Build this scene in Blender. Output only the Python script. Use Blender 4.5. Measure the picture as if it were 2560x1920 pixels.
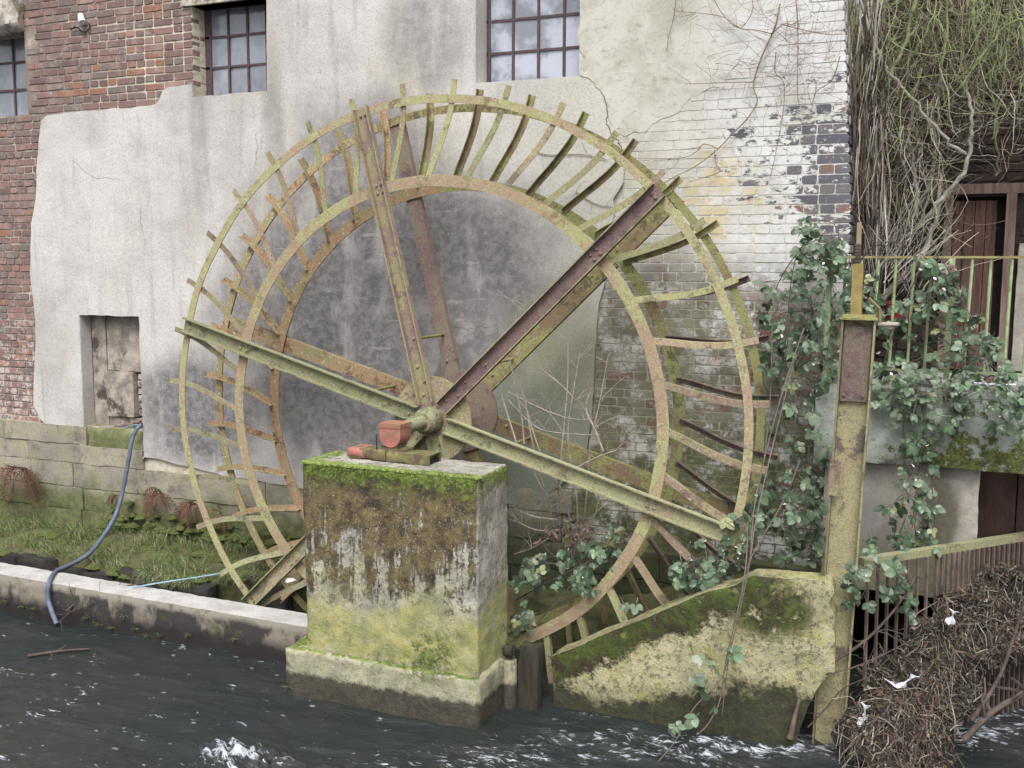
import bpy, math, random
from mathutils import Vector, Matrix, noise
from mathutils.geometry import tessellate_polygon
for o in list(bpy.data.objects): bpy.data.objects.remove(o)
SC = bpy.context.scene
COL = SC.collection
random.seed(7)
# ------------------------------------------------------------------ camera
H = 3.131                       # eye height over the water (water is z = 0)
F = 2552.0                      # focal length in photo pixels (2560 wide)
PITCH, YAW, ROLL = math.radians(6.5), math.radians(22.6), math.radians(.28)
_cy, _sy, _cp, _sp = math.cos(YAW), math.sin(YAW), math.cos(PITCH), math.sin(PITCH)
FW = Vector((-_sy*_cp, _cy*_cp, -_sp)); RT = Vector((_cy, _sy, 0)); UP = RT.cross(FW)
_c, _s = math.cos(ROLL), math.sin(ROLL)
RT, UP = _c*RT + _s*UP, -_s*RT + _c*UP
cam = bpy.data.cameras.new('camera'); cam.sensor_width = 36; cam.lens = 36*F/2560
cam.clip_start = .05; cam.clip_end = 500
co = bpy.data.objects.new('camera', cam); COL.objects.link(co)
mw = Matrix((RT, UP, -FW)).transposed().to_4x4(); mw.translation = (0, 0, H); co.matrix_world = mw
SC.camera = co
# ------------------------------------------------------------------ sky, sun, exposure
SUN_EL, SUN_AZ = math.radians(55), math.radians(162)   # high and behind the camera, veiled by cloud
w = bpy.data.worlds.new('World'); SC.world = w; w.use_nodes = True
nt = w.node_tree; nt.nodes.clear()
sky = nt.nodes.new('ShaderNodeTexSky'); sky.sky_type = 'NISHITA'; sky.sun_disc = False
sky.sun_elevation = SUN_EL; sky.sun_rotation = SUN_AZ; sky.air_density = 1.0; sky.dust_density = 6.0; sky.ozone_density = 1.0
hs = nt.nodes.new('ShaderNodeHueSaturation'); hs.inputs['Saturation'].default_value = .28
bg = nt.nodes.new('ShaderNodeBackground'); bg.inputs['Strength'].default_value = .125
wo = nt.nodes.new('ShaderNodeOutputWorld')
nt.links.new(sky.outputs[0], hs.inputs['Color']); nt.links.new(hs.outputs[0], bg.inputs['Color']); nt.links.new(bg.outputs[0], wo.inputs[0])
sl = bpy.data.lights.new('sun', 'SUN'); sl.energy = 1.5; sl.angle = math.radians(32); sl.color = (1, .98, .95)
so = bpy.data.objects.new('sun', sl); COL.objects.link(so)
_d = Vector((math.sin(SUN_AZ)*math.cos(SUN_EL), math.cos(SUN_AZ)*math.cos(SUN_EL), math.sin(SUN_EL)))
so.rotation_euler = _d.to_track_quat('Z', 'Y').to_euler(); so.location = (0, -4, 12)
vs = SC.view_settings; vs.view_transform = 'Standard'; vs.look = 'None'; vs.gamma = 1; vs.use_curve_mapping = False
vs.exposure = 0.96
# ------------------------------------------------------------------ surveying helpers: photo pixel -> point on a known plane
def ray(x, y): return FW + RT*((x-1280)/F) - UP*((y-960)/F)
def at(x, y, Y):
    r = ray(x, y); r = r*(Y/r.y); return Vector((r.x, r.y, r.z+H))
def atz(x, y, Z):
    r = ray(x, y); r = r*((Z-H)/r.z); return Vector((r.x, r.y, r.z+H))
def atx(x, y, X):
    r = ray(x, y); r = r*(X/r.x); return Vector((r.x, r.y, r.z+H))
WALL = 8.05
def wz(x, y, Y=WALL): p = at(x, y, Y); return (p.x, p.z)
R = random.Random(11)
# ------------------------------------------------------------------ materials
SAT = .74
def lin(r, g, b, k=1.0):
    y_ = .3*r+.59*g+.11*b; r, g, b = (y_+SAT*(v-y_) for v in (r, g, b))
    f = lambda v: ((v/255+.055)/1.055)**2.4 if v > 10 else v/255/12.92
    return (f(r)*k, f(g)*k, f(b)*k, 1)
class Mat:
    def __init__(s, name):
        s.m = bpy.data.materials.new(name); s.m.use_nodes = True; s.t = s.m.node_tree; s.t.nodes.clear()
        s.out = s.t.nodes.new('ShaderNodeOutputMaterial'); s.b = s.t.nodes.new('ShaderNodeBsdfPrincipled')
        s.t.links.new(s.b.outputs[0], s.out.inputs[0]); s._pos = None
        s.b.inputs['Roughness'].default_value = .85; s.b.inputs['Specular IOR Level'].default_value = .25
    def put(s, sock, v):
        if isinstance(v, bpy.types.NodeSocket): s.t.links.new(v, sock)
        else: sock.default_value = v
    def node(s, ty): return s.t.nodes.new(ty)
    def geo(s):
        if s._pos is None: s._pos = s.node('ShaderNodeNewGeometry')
        return s._pos
    def pos(s): return s.geo().outputs['Position']
    def sep(s, v=None):
        n = s.node('ShaderNodeSeparateXYZ'); s.put(n.inputs[0], v or s.pos()); return n.outputs
    def scale(s, v, x, y, z):
        n = s.node('ShaderNodeVectorMath'); n.operation = 'MULTIPLY'; s.put(n.inputs[0], v); n.inputs[1].default_value = (x, y, z); return n.outputs[0]
    def noise(s, sc, det=4, ro=.6, v=None, dist=0, col=False):
        n = s.node('ShaderNodeTexNoise'); n.inputs['Scale'].default_value = sc; n.inputs['Detail'].default_value = det
        n.inputs['Roughness'].default_value = ro; n.inputs['Distortion'].default_value = dist
        s.put(n.inputs['Vector'], v or s.pos()); return n.outputs[1 if col else 0]
    def vor(s, sc, v=None, feat='F1', ret='Distance'):
        n = s.node('ShaderNodeTexVoronoi'); n.inputs['Scale'].default_value = sc; n.feature = feat
        s.put(n.inputs['Vector'], v or s.pos()); return n.outputs[ret]
    def math(s, op, a, b=0.0, c=None, clamp=False):
        n = s.node('ShaderNodeMath'); n.operation = op; n.use_clamp = clamp; s.put(n.inputs[0], a); s.put(n.inputs[1], b)
        if c is not None: s.put(n.inputs[2], c)
        return n.outputs[0]
    def add(s, a, b): return s.math('ADD', a, b)
    def mul(s, a, b): return s.math('MULTIPLY', a, b)
    def mx(s, a, b): return s.math('MAXIMUM', a, b)
    def sub(s, a, b): return s.math('SUBTRACT', a, b)
    def step(s, v, a, b, lo=0.0, hi=1.0):
        n = s.node('ShaderNodeMapRange'); n.interpolation_type = 'SMOOTHSTEP'; s.put(n.inputs[0], v)
        for i, q in enumerate((a, b, lo, hi)): s.put(n.inputs[1+i], q)
        return n.outputs[0]
    def mix(s, f, a, b, mode='MIX'):
        n = s.node('ShaderNodeMix'); n.data_type = 'RGBA'; n.blend_type = mode; n.clamp_factor = True
        s.put(n.inputs[0], f); s.put(n.inputs[6], a); s.put(n.inputs[7], b); return n.outputs[2]
    def rnd(s):
        o = s.node('ShaderNodeObjectInfo').outputs['Random']
        a = s.node('ShaderNodeAttribute'); a.attribute_name = 'rnd'
        return s.math('FRACT', s.add(o, a.outputs['Fac']))
    def attr(s, nm):
        a = s.node('ShaderNodeAttribute'); a.attribute_name = nm; return a.outputs['Fac']
    def blob(s, cx, cz, rx, rz, soft=.4, wob=.35, nsc=2.2):
        x, y, z = s.sep(); dx = s.mul(s.sub(x, cx), 1/rx); dz = s.mul(s.sub(z, cz), 1/rz)
        d = s.math('SQRT', s.add(s.mul(dx, dx), s.mul(dz, dz)))
        d = s.add(d, s.mul(s.sub(s.noise(nsc, 5, .6), .5), wob*2))
        return s.step(d, 1+soft/2, 1-soft/2)
    def bump(s, h, st=.5, dist=.01, prev=None):
        n = s.node('ShaderNodeBump'); n.inputs['Strength'].default_value = st; n.inputs['Distance'].default_value = dist
        s.put(n.inputs['Height'], h)
        if prev is not None: s.put(n.inputs['Normal'], prev)
        return n.outputs[0]
    def done(s, col, rough=None, nor=None):
        s.put(s.b.inputs['Base Color'], col)
        if rough is not None: s.put(s.b.inputs['Roughness'], rough)
        if nor is not None: s.put(s.b.inputs['Normal'], nor)
        return s.m
K = .72     # photo tone -> surface reflectance

def mat_plaster():
    m = Mat('plaster'); x, y, z = m.sep()
    streak = m.noise(3.0, 5, .65, m.scale(m.pos(), 2.6, 1, .28))
    fine = m.noise(55, 3, .7); big = m.noise(1.1, 4, .55)
    base = m.mix(m.step(big, .35, .68), lin(212, 208, 204, K), lin(182, 178, 174, K))
    base = m.mix(m.mul(m.step(streak, .5, .74), .5), base, lin(148, 146, 146, K))
    base = m.mix(m.mul(m.step(m.noise(.9, 5, .6, m.scale(m.pos(), 1.3, 1, .6)), .52, .68), .35), base, lin(205, 192, 158, K))
    # warm greenish film on the render right of the middle window
    base = m.mix(m.mul(m.step(x, -3.9, -2.5), .7), base, lin(200, 199, 184, K))
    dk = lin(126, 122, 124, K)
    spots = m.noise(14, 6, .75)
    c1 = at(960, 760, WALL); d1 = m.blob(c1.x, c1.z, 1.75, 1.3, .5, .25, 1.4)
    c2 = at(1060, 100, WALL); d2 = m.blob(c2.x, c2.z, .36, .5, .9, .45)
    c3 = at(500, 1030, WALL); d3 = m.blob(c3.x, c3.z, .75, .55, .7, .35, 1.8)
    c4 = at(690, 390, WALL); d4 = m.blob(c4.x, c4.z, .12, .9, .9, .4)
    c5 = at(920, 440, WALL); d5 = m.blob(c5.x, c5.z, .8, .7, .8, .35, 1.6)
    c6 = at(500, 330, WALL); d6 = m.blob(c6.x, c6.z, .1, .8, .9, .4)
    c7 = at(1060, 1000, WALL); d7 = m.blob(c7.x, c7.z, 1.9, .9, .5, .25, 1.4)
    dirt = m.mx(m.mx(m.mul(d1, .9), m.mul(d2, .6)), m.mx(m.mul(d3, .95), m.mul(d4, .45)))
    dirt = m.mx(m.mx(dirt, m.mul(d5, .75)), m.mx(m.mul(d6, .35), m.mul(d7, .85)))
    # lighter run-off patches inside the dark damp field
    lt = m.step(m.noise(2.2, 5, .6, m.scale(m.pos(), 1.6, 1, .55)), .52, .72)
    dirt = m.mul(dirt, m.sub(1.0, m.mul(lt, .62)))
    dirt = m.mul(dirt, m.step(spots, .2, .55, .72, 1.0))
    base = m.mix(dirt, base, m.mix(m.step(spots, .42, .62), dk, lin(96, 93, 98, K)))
    wl = at(1160, 830, WALL)
    base = m.mix(m.mul(m.mul(m.blob(wl.x, wl.z, .5, .35, 1.2, .9, 3), m.step(m.noise(7, 6, .75), .46, .58)), .5), base, lin(205, 196, 190, K))
    # green algae creeping up from the wheel pit and at the niche sill
    g1 = at(1420, 1050, WALL)
    base = m.mix(m.mul(m.blob(g1.x, g1.z, .55, 1.1, .9, .4), .75), base, lin(150, 152, 112, K))
    g2 = at(1330, 1130, WALL)
    base = m.mix(m.mul(m.blob(g2.x, g2.z, .8, .55, .8, .4), .8), base, lin(128, 138, 118, K))
    base = m.mix(m.mul(m.step(fine, .44, .66), .28), base, lin(120, 118, 118, K))
    hl = m.step(m.noise(3.2, 6, .8, m.scale(m.pos(), .35, 1, 3.2)), .6, .66)
    base = m.mix(m.mul(m.mul(hl, m.mx(d1, d7)), .35), base, lin(206, 202, 200, K))
    base = m.mix(m.mul(m.step(m.noise(75, 2, .6), .66, .7), .6), base, lin(240, 240, 240, K))
    base = m.mix(m.mul(m.step(m.noise(48, 3, .7), .63, .7), .4), base, lin(112, 110, 112, K))
    nb = m.bump(m.noise(70, 5, .75), .5, .005); nb = m.bump(m.noise(5, 4, .5), .5, .02, nb)
    return m.done(base, .92, nb)

def mat_brick():
    m = Mat('red_brick'); r = m.rnd(); x, y, z = m.sep()
    n1 = m.noise(22, 5, .7); n2 = m.noise(6, 4, .6)
    a = m.mix(r, lin(118, 92, 88, K), lin(162, 120, 110, K))
    a = m.mix(m.step(m.math('FRACT', m.mul(r, 7.3)), .5, .95), a, lin(128, 112, 108, K))
    a = m.mix(m.step(m.math('FRACT', m.mul(r, 13.7)), .9, .94), a, lin(164, 108, 84, K))
    a = m.mix(m.mul(m.step(n1, .45, .7), .55), a, lin(94, 72, 68, K))
    a = m.mix(m.mul(m.step(n2, .5, .7), .4), a, lin(184, 160, 150, K))
    # salts: whiter low on the wall
    low = m.step(z, 2.9, 1.9)
    sal = m.step(m.add(m.noise(11, 5, .75), m.mul(low, .1)), .56, .66)
    a = m.mix(m.mul(sal, m.add(.35, m.mul(low, .45))), a, lin(205, 192, 184, K))
    nb = m.bump(n1, .8, .006)
    return m.done(a, .9, nb)

def mat_mortar():
    m = Mat('mortar'); x, y, z = m.sep(); n = m.noise(18, 5, .7)
    a = m.mix(m.step(m.noise(1.6, 3), .38, .62), lin(226, 214, 188, K), lin(190, 172, 152, K))
    a = m.mix(m.mul(m.step(x, -7.0, -8.6), m.step(m.noise(3, 4), .3, .55)), a, lin(142, 124, 116, K))
    p = m.mix(m.step(m.noise(2, 5), .35, .65), lin(216, 216, 214, K), lin(196, 195, 182, K))
    p = m.mix(m.step(m.add(z, m.mul(m.sub(m.noise(1.8, 4), .5), .7)), 3.35, 2.75), p, lin(168, 168, 142, K))
    p = m.mix(m.step(m.add(z, m.mul(m.sub(m.noise(1.8, 4), .5), .7)), 2.2, 1.2), p, lin(122, 128, 80, K))
    a = m.mix(m.step(x, -3.2, -3.1), a, p)
    a = m.mix(m.mul(m.step(n, .4, .7), .45), a, lin(110, 100, 92, K))
    return m.done(a, .95, m.bump(n, .8, .008))

def mat_painted():
    m = Mat('painted_brick'); r = m.rnd(); x, y, z = m.sep()
    n1 = m.noise(24, 5, .7)
    bare = m.mix(r, lin(92, 92, 106, K), lin(118, 110, 114, K))
    bare = m.mix(m.step(m.math('FRACT', m.mul(r, 9.1)), .9, .93), bare, lin(136, 104, 94, K))
    low = m.mul(m.step(m.add(z, m.mul(m.sub(m.noise(1.3, 4), .5), 1.2)), 3.45, 2.75), m.step(m.noise(5, 6, .75), .36, .52))     # no paint left low on the wall
    dull = m.mix(r, lin(116, 104, 86, K), lin(148, 142, 118, K)); dull = m.mix(m.mul(m.step(m.noise(1.6, 6, .7), .42, .62), .55), dull, lin(96, 94, 70, K))
    dull = m.mix(m.step(m.math('FRACT', m.mul(r, 5.7)), .8, .86), dull, lin(136, 92, 74, K))
    dull = m.mix(m.step(m.noise(3.5, 5, .7), .46, .62), dull, lin(138, 138, 112, K))
    alg = m.step(m.add(z, m.mul(m.sub(m.noise(1.7, 5), .5), 1.2)), 2.35, 1.35)
    dull = m.mix(m.mul(alg, .85), dull, m.mix(m.step(m.noise(9, 5, .7), .4, .62), lin(112, 116, 66, K), lin(70, 78, 40, K)))
    bare = m.mix(low, bare, dull)
    # whitewash, flaking brick by brick towards the corner
    paint = m.mix(m.step(m.noise(2.3, 5), .35, .65), lin(220, 220, 220, K), lin(198, 197, 186, K))
    paint = m.mix(m.mul(m.step(m.add(x, m.mul(m.sub(m.noise(1.5, 5), .5), 1.2)), -1.2, -2.2), .95), paint, m.mix(m.step(m.noise(2.6, 6, .7), .4, .62), lin(200, 197, 184, K), lin(178, 175, 156, K)))
    o1 = at(1800, 520, WALL)
    paint = m.mix(m.mul(m.mul(m.blob(o1.x, o1.z, .3, .45, .6, .6, 3), m.step(m.noise(7, 4), .45, .6)), .7), paint, lin(206, 182, 112, K))
    paint = m.mix(m.mul(m.step(m.noise(16, 5, .7, m.scale(m.pos(), .5, 1, 1)), .55, .7), .55), paint, lin(138, 134, 124, K))
    corner = m.step(x, -2.3, -.75)
    zz = m.mul(m.step(z, 4.75, 4.45), m.step(z, 3.2, 3.5))
    prob = m.mul(m.mul(corner, corner), m.mul(zz, .36))
    prob = m.add(prob, m.mul(m.mul(m.step(x, -1.2, -.75), .42), m.mul(m.step(z, 4.5, 3.75), m.step(z, 3.1, 3.3))))
    prob = m.sub(prob, .12)
    prob = m.add(prob, m.mul(m.mul(m.step(z, 4.5, 4.3), m.step(z, 3.6, 3.8)), m.mul(m.step(x, -2.3, -1.4), .2)))
    pe = m.add(m.add(m.mul(m.math('FRACT', m.mul(r, 3.3)), .5), .22), m.mul(m.sub(m.noise(15, 6, .72, m.scale(m.pos(), .75, 1, 1.5)), .5), 2.2))
    peel = m.step(pe, m.add(prob, .02), m.sub(prob, .05))
    peel = m.mx(peel, low)
    peel = m.mul(peel, m.sub(1.0, m.mul(m.step(m.noise(30, 4, .8), .58, .66), .5)))
    a = m.mix(peel, paint, bare)
    a = m.mix(m.mul(m.step(n1, .5, .75), .3), a, lin(96, 92, 90, K))
    nb = m.bump(m.add(n1, m.mul(peel, -.6)), .6, .006)
    return m.done(a, .9, nb)

def mat_stone():
    m = Mat('plinth_stone'); r = m.rnd(); x, y, z = m.sep()
    n1 = m.noise(7, 6, .7); n2 = m.noise(40, 4, .7)
    a = m.mix(m.add(m.mul(r, .35), m.mul(m.step(m.noise(1.7, 5, .6), .35, .65), .65)), lin(176, 166, 144, K), lin(140, 132, 122, K))
    a = m.mix(m.mul(m.step(n1, .45, .62), .5), a, lin(150, 150, 92, K))
    a = m.mix(m.mul(m.step(m.noise(2.5, 5, .7), .5, .66), .6), a, lin(92, 86, 84, K))
    h = m.add(z, m.mul(m.sub(m.noise(2.4, 5, .7), .5), .9))
    a = m.mix(m.mul(m.step(h, .95, .6), .85), a, m.mix(m.step(m.noise(20, 4), .4, .6), lin(70, 84, 34, K), lin(104, 112, 48, K)))
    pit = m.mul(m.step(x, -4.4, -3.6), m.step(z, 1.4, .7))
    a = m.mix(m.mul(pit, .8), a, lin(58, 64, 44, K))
    a = m.mix(m.mul(m.step(n2, .5, .72), .4), a, lin(78, 74, 66, K))
    nb = m.bump(n2, .7, .008); nb = m.bump(n1, .6, .02, nb)
    return m.done(a, .95, nb)

def mat_pier():
    m = Mat('mossy_concrete'); x, y, z = m.sep(); p = m.pos(); nrm = m.sep(m.geo().outputs['Normal']); nz = nrm[2]
    n1 = m.noise(5, 7, .72); n2 = m.noise(30, 5, .8); n3 = m.noise(2.2, 5, .6); n4 = m.noise(11, 6, .75)
    top = m.step(nz, .6, .9); side = m.sub(1.0, top); face = m.step(nrm[0], .5, .8)
    a = m.mix(m.step(n1, .38, .64), lin(190, 184, 170, K), lin(152, 148, 138, K))
    a = m.mix(m.step(n2, .5, .66), a, lin(112, 106, 98, K))
    # yellow-green algae above the footing
    body = m.step(z, .33, .40)
    al = m.mul(m.step(m.add(z, m.mul(m.sub(n3, .5), 1.3)), 1.15, .62), m.step(n4, .3, .5, .25, 1))
    al = m.mul(al, m.add(.42, m.mul(body, .5)))
    a = m.mix(al, a, m.mix(m.step(n1, .4, .62), lin(178, 174, 86, K), lin(142, 146, 78, K)))
    a = m.mix(m.mul(m.step(m.noise(8, 6, .8), .55, .64), .75), a, lin(112, 102, 84, K))
    # brown dead moss on the upper half, cut by pale run-off streaks
    st = m.noise(8, 5, .7, m.scale(p, 1.5, 1.5, .2))
    br = m.add(m.add(m.noise(3.6, 7, .75), m.mul(m.step(z, .95, 1.7), .24)), m.mul(m.sub(.5, st), .95))
    br = m.mul(m.mul(m.step(br, .46, .56), m.step(m.add(m.add(z, m.mul(m.sub(n3, .5), .9)), m.mul(m.sub(n4, .5), .35)), .84, .93)), side)
    brc = m.mix(m.step(n4, .35, .62), lin(78, 62, 42, K), lin(126, 108, 58, K))
    brc = m.mix(m.step(m.noise(4.5, 6, .75), .5, .6), brc, lin(62, 48, 40, K)); brc = m.mix(m.mul(m.step(n2, .5, .66), .6), brc, lin(48, 38, 32, K))
    a = m.mix(m.mul(br, m.sub(.96, m.mul(face, m.step(m.noise(6, 6, .75, m.scale(p, 1, 1.6, .3)), .4, .55, .55, .95)))), a, brc)
    # living moss: fringe under the rim, flecks along the foot of the brown field, one patch low on the face
    gc = m.mix(m.step(n2, .4, .62), lin(74, 96, 26, K), lin(130, 152, 54, K))
    gm = m.step(m.add(z, m.mul(m.sub(n4, .5), .5)), 1.56, 1.70)
    a = m.mix(m.mul(gm, side), a, gc)
    band = m.mul(m.step(z, .86, .96), m.step(z, 1.16, 1.02)); g3 = at(1075, 1640, 6.08)
    fl = m.mx(m.mul(band, m.step(m.noise(6.5, 6, .75), .56, .63)), m.mul(m.blob(g3.x, g3.z, .17, .17, .8, .8, 7), m.step(m.noise(9, 6, .8), .47, .55)))
    a = m.mix(m.mul(fl, .9), a, gc)
    edge = m.mx(m.step(y, 6.22, 6.1), m.step(x, -3.95, -4.12))
    a = m.mix(m.mul(top, m.step(m.add(n4, m.mul(edge, .22)), .6, .68)), a, gc)
    a = m.mix(m.mul(m.step(m.noise(90, 2), .64, .7), .6), a, lin(220, 216, 200, K))
    wet = m.step(m.add(z, m.mul(m.sub(m.noise(16, 6, .7), .5), .13)), .20, .16)
    a = m.mix(m.mul(wet, .94), a, m.mix(m.step(n2, .4, .6), lin(52, 46, 48, K), lin(78, 74, 58, K)))
    nb = m.bump(n2, .9, .012); nb = m.bump(m.noise(70, 3, .7), .5, .005, nb); nb = m.bump(m.add(br, m.add(gm, fl)), .7, .014, nb)
    return m.done(a, m.step(z, .1, .22, .55, .95), nb)

def mat_block():
    m = Mat('mossy_block'); x, y, z = m.sep()
    n1 = m.noise(4.5, 7, .72); n2 = m.noise(28, 5, .75)
    nz = m.sep(m.geo().outputs['Normal'])[2]
    n4 = m.noise(11, 6, .78)
    a = m.mix(m.step(n1, .36, .64), lin(192, 184, 134, K), lin(160, 156, 110, K))
    a = m.mix(m.mul(m.step(m.noise(3, 5, .7), .48, .62), .7), a, lin(164, 162, 82, K))
    a = m.mix(m.mul(m.step(n4, .52, .64), .75), a, lin(104, 100, 72, K))
    a = m.mix(m.mul(m.step(n2, .5, .64), .75), a, lin(84, 80, 66, K))
    a = m.mix(m.mul(m.step(m.noise(80, 2), .62, .68), .6), a, lin(216, 208, 188, K))
    up = m.math('MINIMUM', m.add(.37, m.mul(m.add(x, 2.45), .56)), 1.14)
    d = m.add(m.sub(up, z), m.mul(m.sub(m.noise(2.6, 6, .75), .5), 1.0))
    mo = m.mul(m.step(d, .24, .15), m.step(n4, .34, .46))
    mo = m.mul(mo, m.sub(1.0, m.mul(m.step(x, -1.0, -.7), .9)))
    mc = m.mix(m.step(m.noise(5, 6, .75), .4, .58), lin(66, 58, 40, K), lin(76, 94, 28, K))
    mc = m.mix(m.step(m.noise(4, 4), .55, .66), mc, lin(132, 150, 48, K)); mc = m.mix(m.mul(m.step(n2, .5, .65), .6), mc, lin(48, 46, 26, K))
    g1 = at(1925, 1510, 6.62); pt = m.mul(m.blob(g1.x, g1.z, .26, .2, .6, .6, 4), m.step(n4, .4, .5))
    mo = m.mul(m.mx(mo, pt), m.sub(1, m.mul(m.step(nz, .4, .7), .8)))
    a = m.mix(mo, a, mc)
    a = m.mix(m.mul(m.step(m.noise(5.5, 6, .75), .58, .66), .85), a, lin(96, 104, 44, K))
    wl = m.add(m.add(z, m.add(m.mul(m.sub(n1, .5), .55), m.mul(m.sub(n4, .5), .3))), m.mul(m.step(x, -2.0, -.9), -.24))
    wc = m.mix(m.step(n4, .4, .6), lin(36, 35, 34, K), lin(56, 62, 32, K)); wc = m.mix(m.mul(m.step(n2, .55, .68), .6), wc, lin(112, 104, 84, K))
    a = m.mix(m.mul(m.step(wl, .2, .1), .94), a, wc)
    nb = m.bump(n2, .9, .014); nb = m.bump(mo, .7, .02, nb); nb = m.bump(n4, .5, .02, nb)
    return m.done(a, .93, nb)

def mat_coping():
    m = Mat('coping_concrete'); x, y, z = m.sep()
    nz = m.sep(m.geo().outputs['Normal'])[2]; n1 = m.noise(5, 6, .7); n2 = m.noise(30, 5, .7)
    top = m.mix(m.step(n1, .35, .65), lin(196, 194, 190, K), lin(170, 168, 164, K))
    top = m.mix(m.mul(m.step(n2, .55, .7), .5), top, lin(128, 126, 122, K))
    f = m.mix(m.step(n1, .4, .65), lin(150, 140, 124, K), lin(118, 110, 96, K))
    f = m.mix(m.mul(m.step(m.noise(3, 5, .6, m.scale(m.pos(), 1, 1, .5)), .49, .57), .92), f, lin(54, 50, 56, K))
    f = m.mix(m.step(m.add(z, m.mul(m.sub(n1, .5), .14)), .25, .31), f, lin(158, 150, 134, K))
    f = m.mix(m.mul(m.step(m.noise(4, 5, .7), .54, .66), .8), f, lin(82, 84, 44, K))
    f = m.mix(m.step(m.add(z, m.mul(m.sub(n1, .5), .24)), .2, .08), f, lin(48, 42, 44, K))
    a = m.mix(m.step(nz, .5, .8), f, top)
    return m.done(a, .92, m.bump(n2, .7, .01))

def mat_iron(name, green, rust, dark, gb=.5, pale=.35):
    m = Mat(name); r = m.rnd(); p = m.pos()
    off = m.node('ShaderNodeVectorMath'); off.operation = 'ADD'; m.put(off.inputs[0], p)
    cx = m.node('ShaderNodeCombineXYZ'); m.put(cx.inputs[0], m.mul(r, 9)); m.put(cx.inputs[2], m.mul(r, 5)); m.put(off.inputs[1], cx.outputs[0])
    q = off.outputs[0]
    n1 = m.noise(2.6, 6, .75, q); n2 = m.noise(48, 5, .8, q); n3 = m.noise(105, 3, .7, q); nm = m.noise(7, 6, .78, q)
    nz = m.sep(m.geo().outputs['Normal'])[2]
    t = .5-.26*(gb-.5)
    f = m.add(n1, m.add(m.mul(m.sub(n2, .5), .5), m.mul(m.sub(r, .5), .14)))
    f = m.mx(m.step(f, t-.05, t+.05), m.mul(m.step(nz, .3, .8), .85))
    a = m.mix(f, rust, green)
    a = m.mix(m.mul(m.step(nm, .53, .6), .75), a, m.mix(.5, green, rust))
    a = m.mix(m.mul(m.step(m.noise(5, 6, .78, q), .54, .61), .85), a, dark)
    a = m.mix(m.mul(m.step(n3, .52, .64), .6), a, m.mix(.45, dark, (.015, .012, .01, 1)))
    a = m.mix(m.mul(m.step(n2, .57, .63), pale*1.3), a, lin(212, 204, 172, K))
    hs_ = m.node('ShaderNodeHueSaturation'); m.put(hs_.inputs['Value'], m.add(.78, m.mul(m.math('FRACT', m.mul(r, 5.3)), .4))); m.put(hs_.inputs['Color'], a)
    nb = m.bump(n2, .8, .004); nb = m.bump(nm, .5, .008, nb)
    return m.done(hs_.outputs[0], .85, nb)

def simple(name, c1, c2, sc=8, rough=.85, bump=.4, dist=.004, stretch=(1, 1, 1), c3=None):
    m = Mat(name); p = m.scale(m.pos(), *stretch); n = m.noise(sc, 5, .68, p); r = m.rnd()
    a = m.mix(m.step(n, .35, .65), c1, c2)
    if c3 is not None: a = m.mix(m.step(m.noise(sc*.45, 5, .7, p), .52, .64), a, c3)
    a = m.mix(m.mul(r, .3), a, m.mix(.5, c1, (0, 0, 0, 1)))
    return m.done(a, rough, m.bump(n, bump, dist))

def mat_leaf():
    m = Mat('bramble_leaf'); r = m.rnd(); n = m.noise(60, 3, .6)
    a = m.mix(r, lin(48, 74, 46, K), lin(112, 146, 102, K)); a = m.mix(m.mul(m.step(m.math('FRACT', m.mul(r, 23.7)), .5, .95), .6), a, lin(138, 158, 126, K))
    a = m.mix(m.step(m.math('FRACT', m.mul(r, 17.3)), .95, .97), a, lin(150, 156, 96, K))
    a = m.mix(m.step(m.math('FRACT', m.mul(r, 11.1)), .98, .99), a, lin(116, 66, 58, K))
    a = m.mix(m.mul(m.step(n, .5, .7), .3), a, lin(52, 82, 62, K))
    m.b.inputs['Specular IOR Level'].default_value = .5
    tr = m.node('ShaderNodeBsdfTranslucent'); m.put(tr.inputs[0], a)
    ms = m.node('ShaderNodeMixShader'); ms.inputs[0].default_value = .22
    m.t.links.new(m.b.outputs[0], ms.inputs[1]); m.t.links.new(tr.outputs[0], ms.inputs[2]); m.t.links.new(ms.outputs[0], m.out.inputs[0])
    return m.done(a, .42)

def mat_grass():
    m = Mat('grass_blade'); r = m.attr('rnd')
    a = m.mix(r, lin(78, 112, 48, K), lin(150, 168, 92, K))
    a = m.mix(m.step(r, .76, .84), a, lin(186, 176, 132, K))
    return m.done(a, .7)

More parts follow.
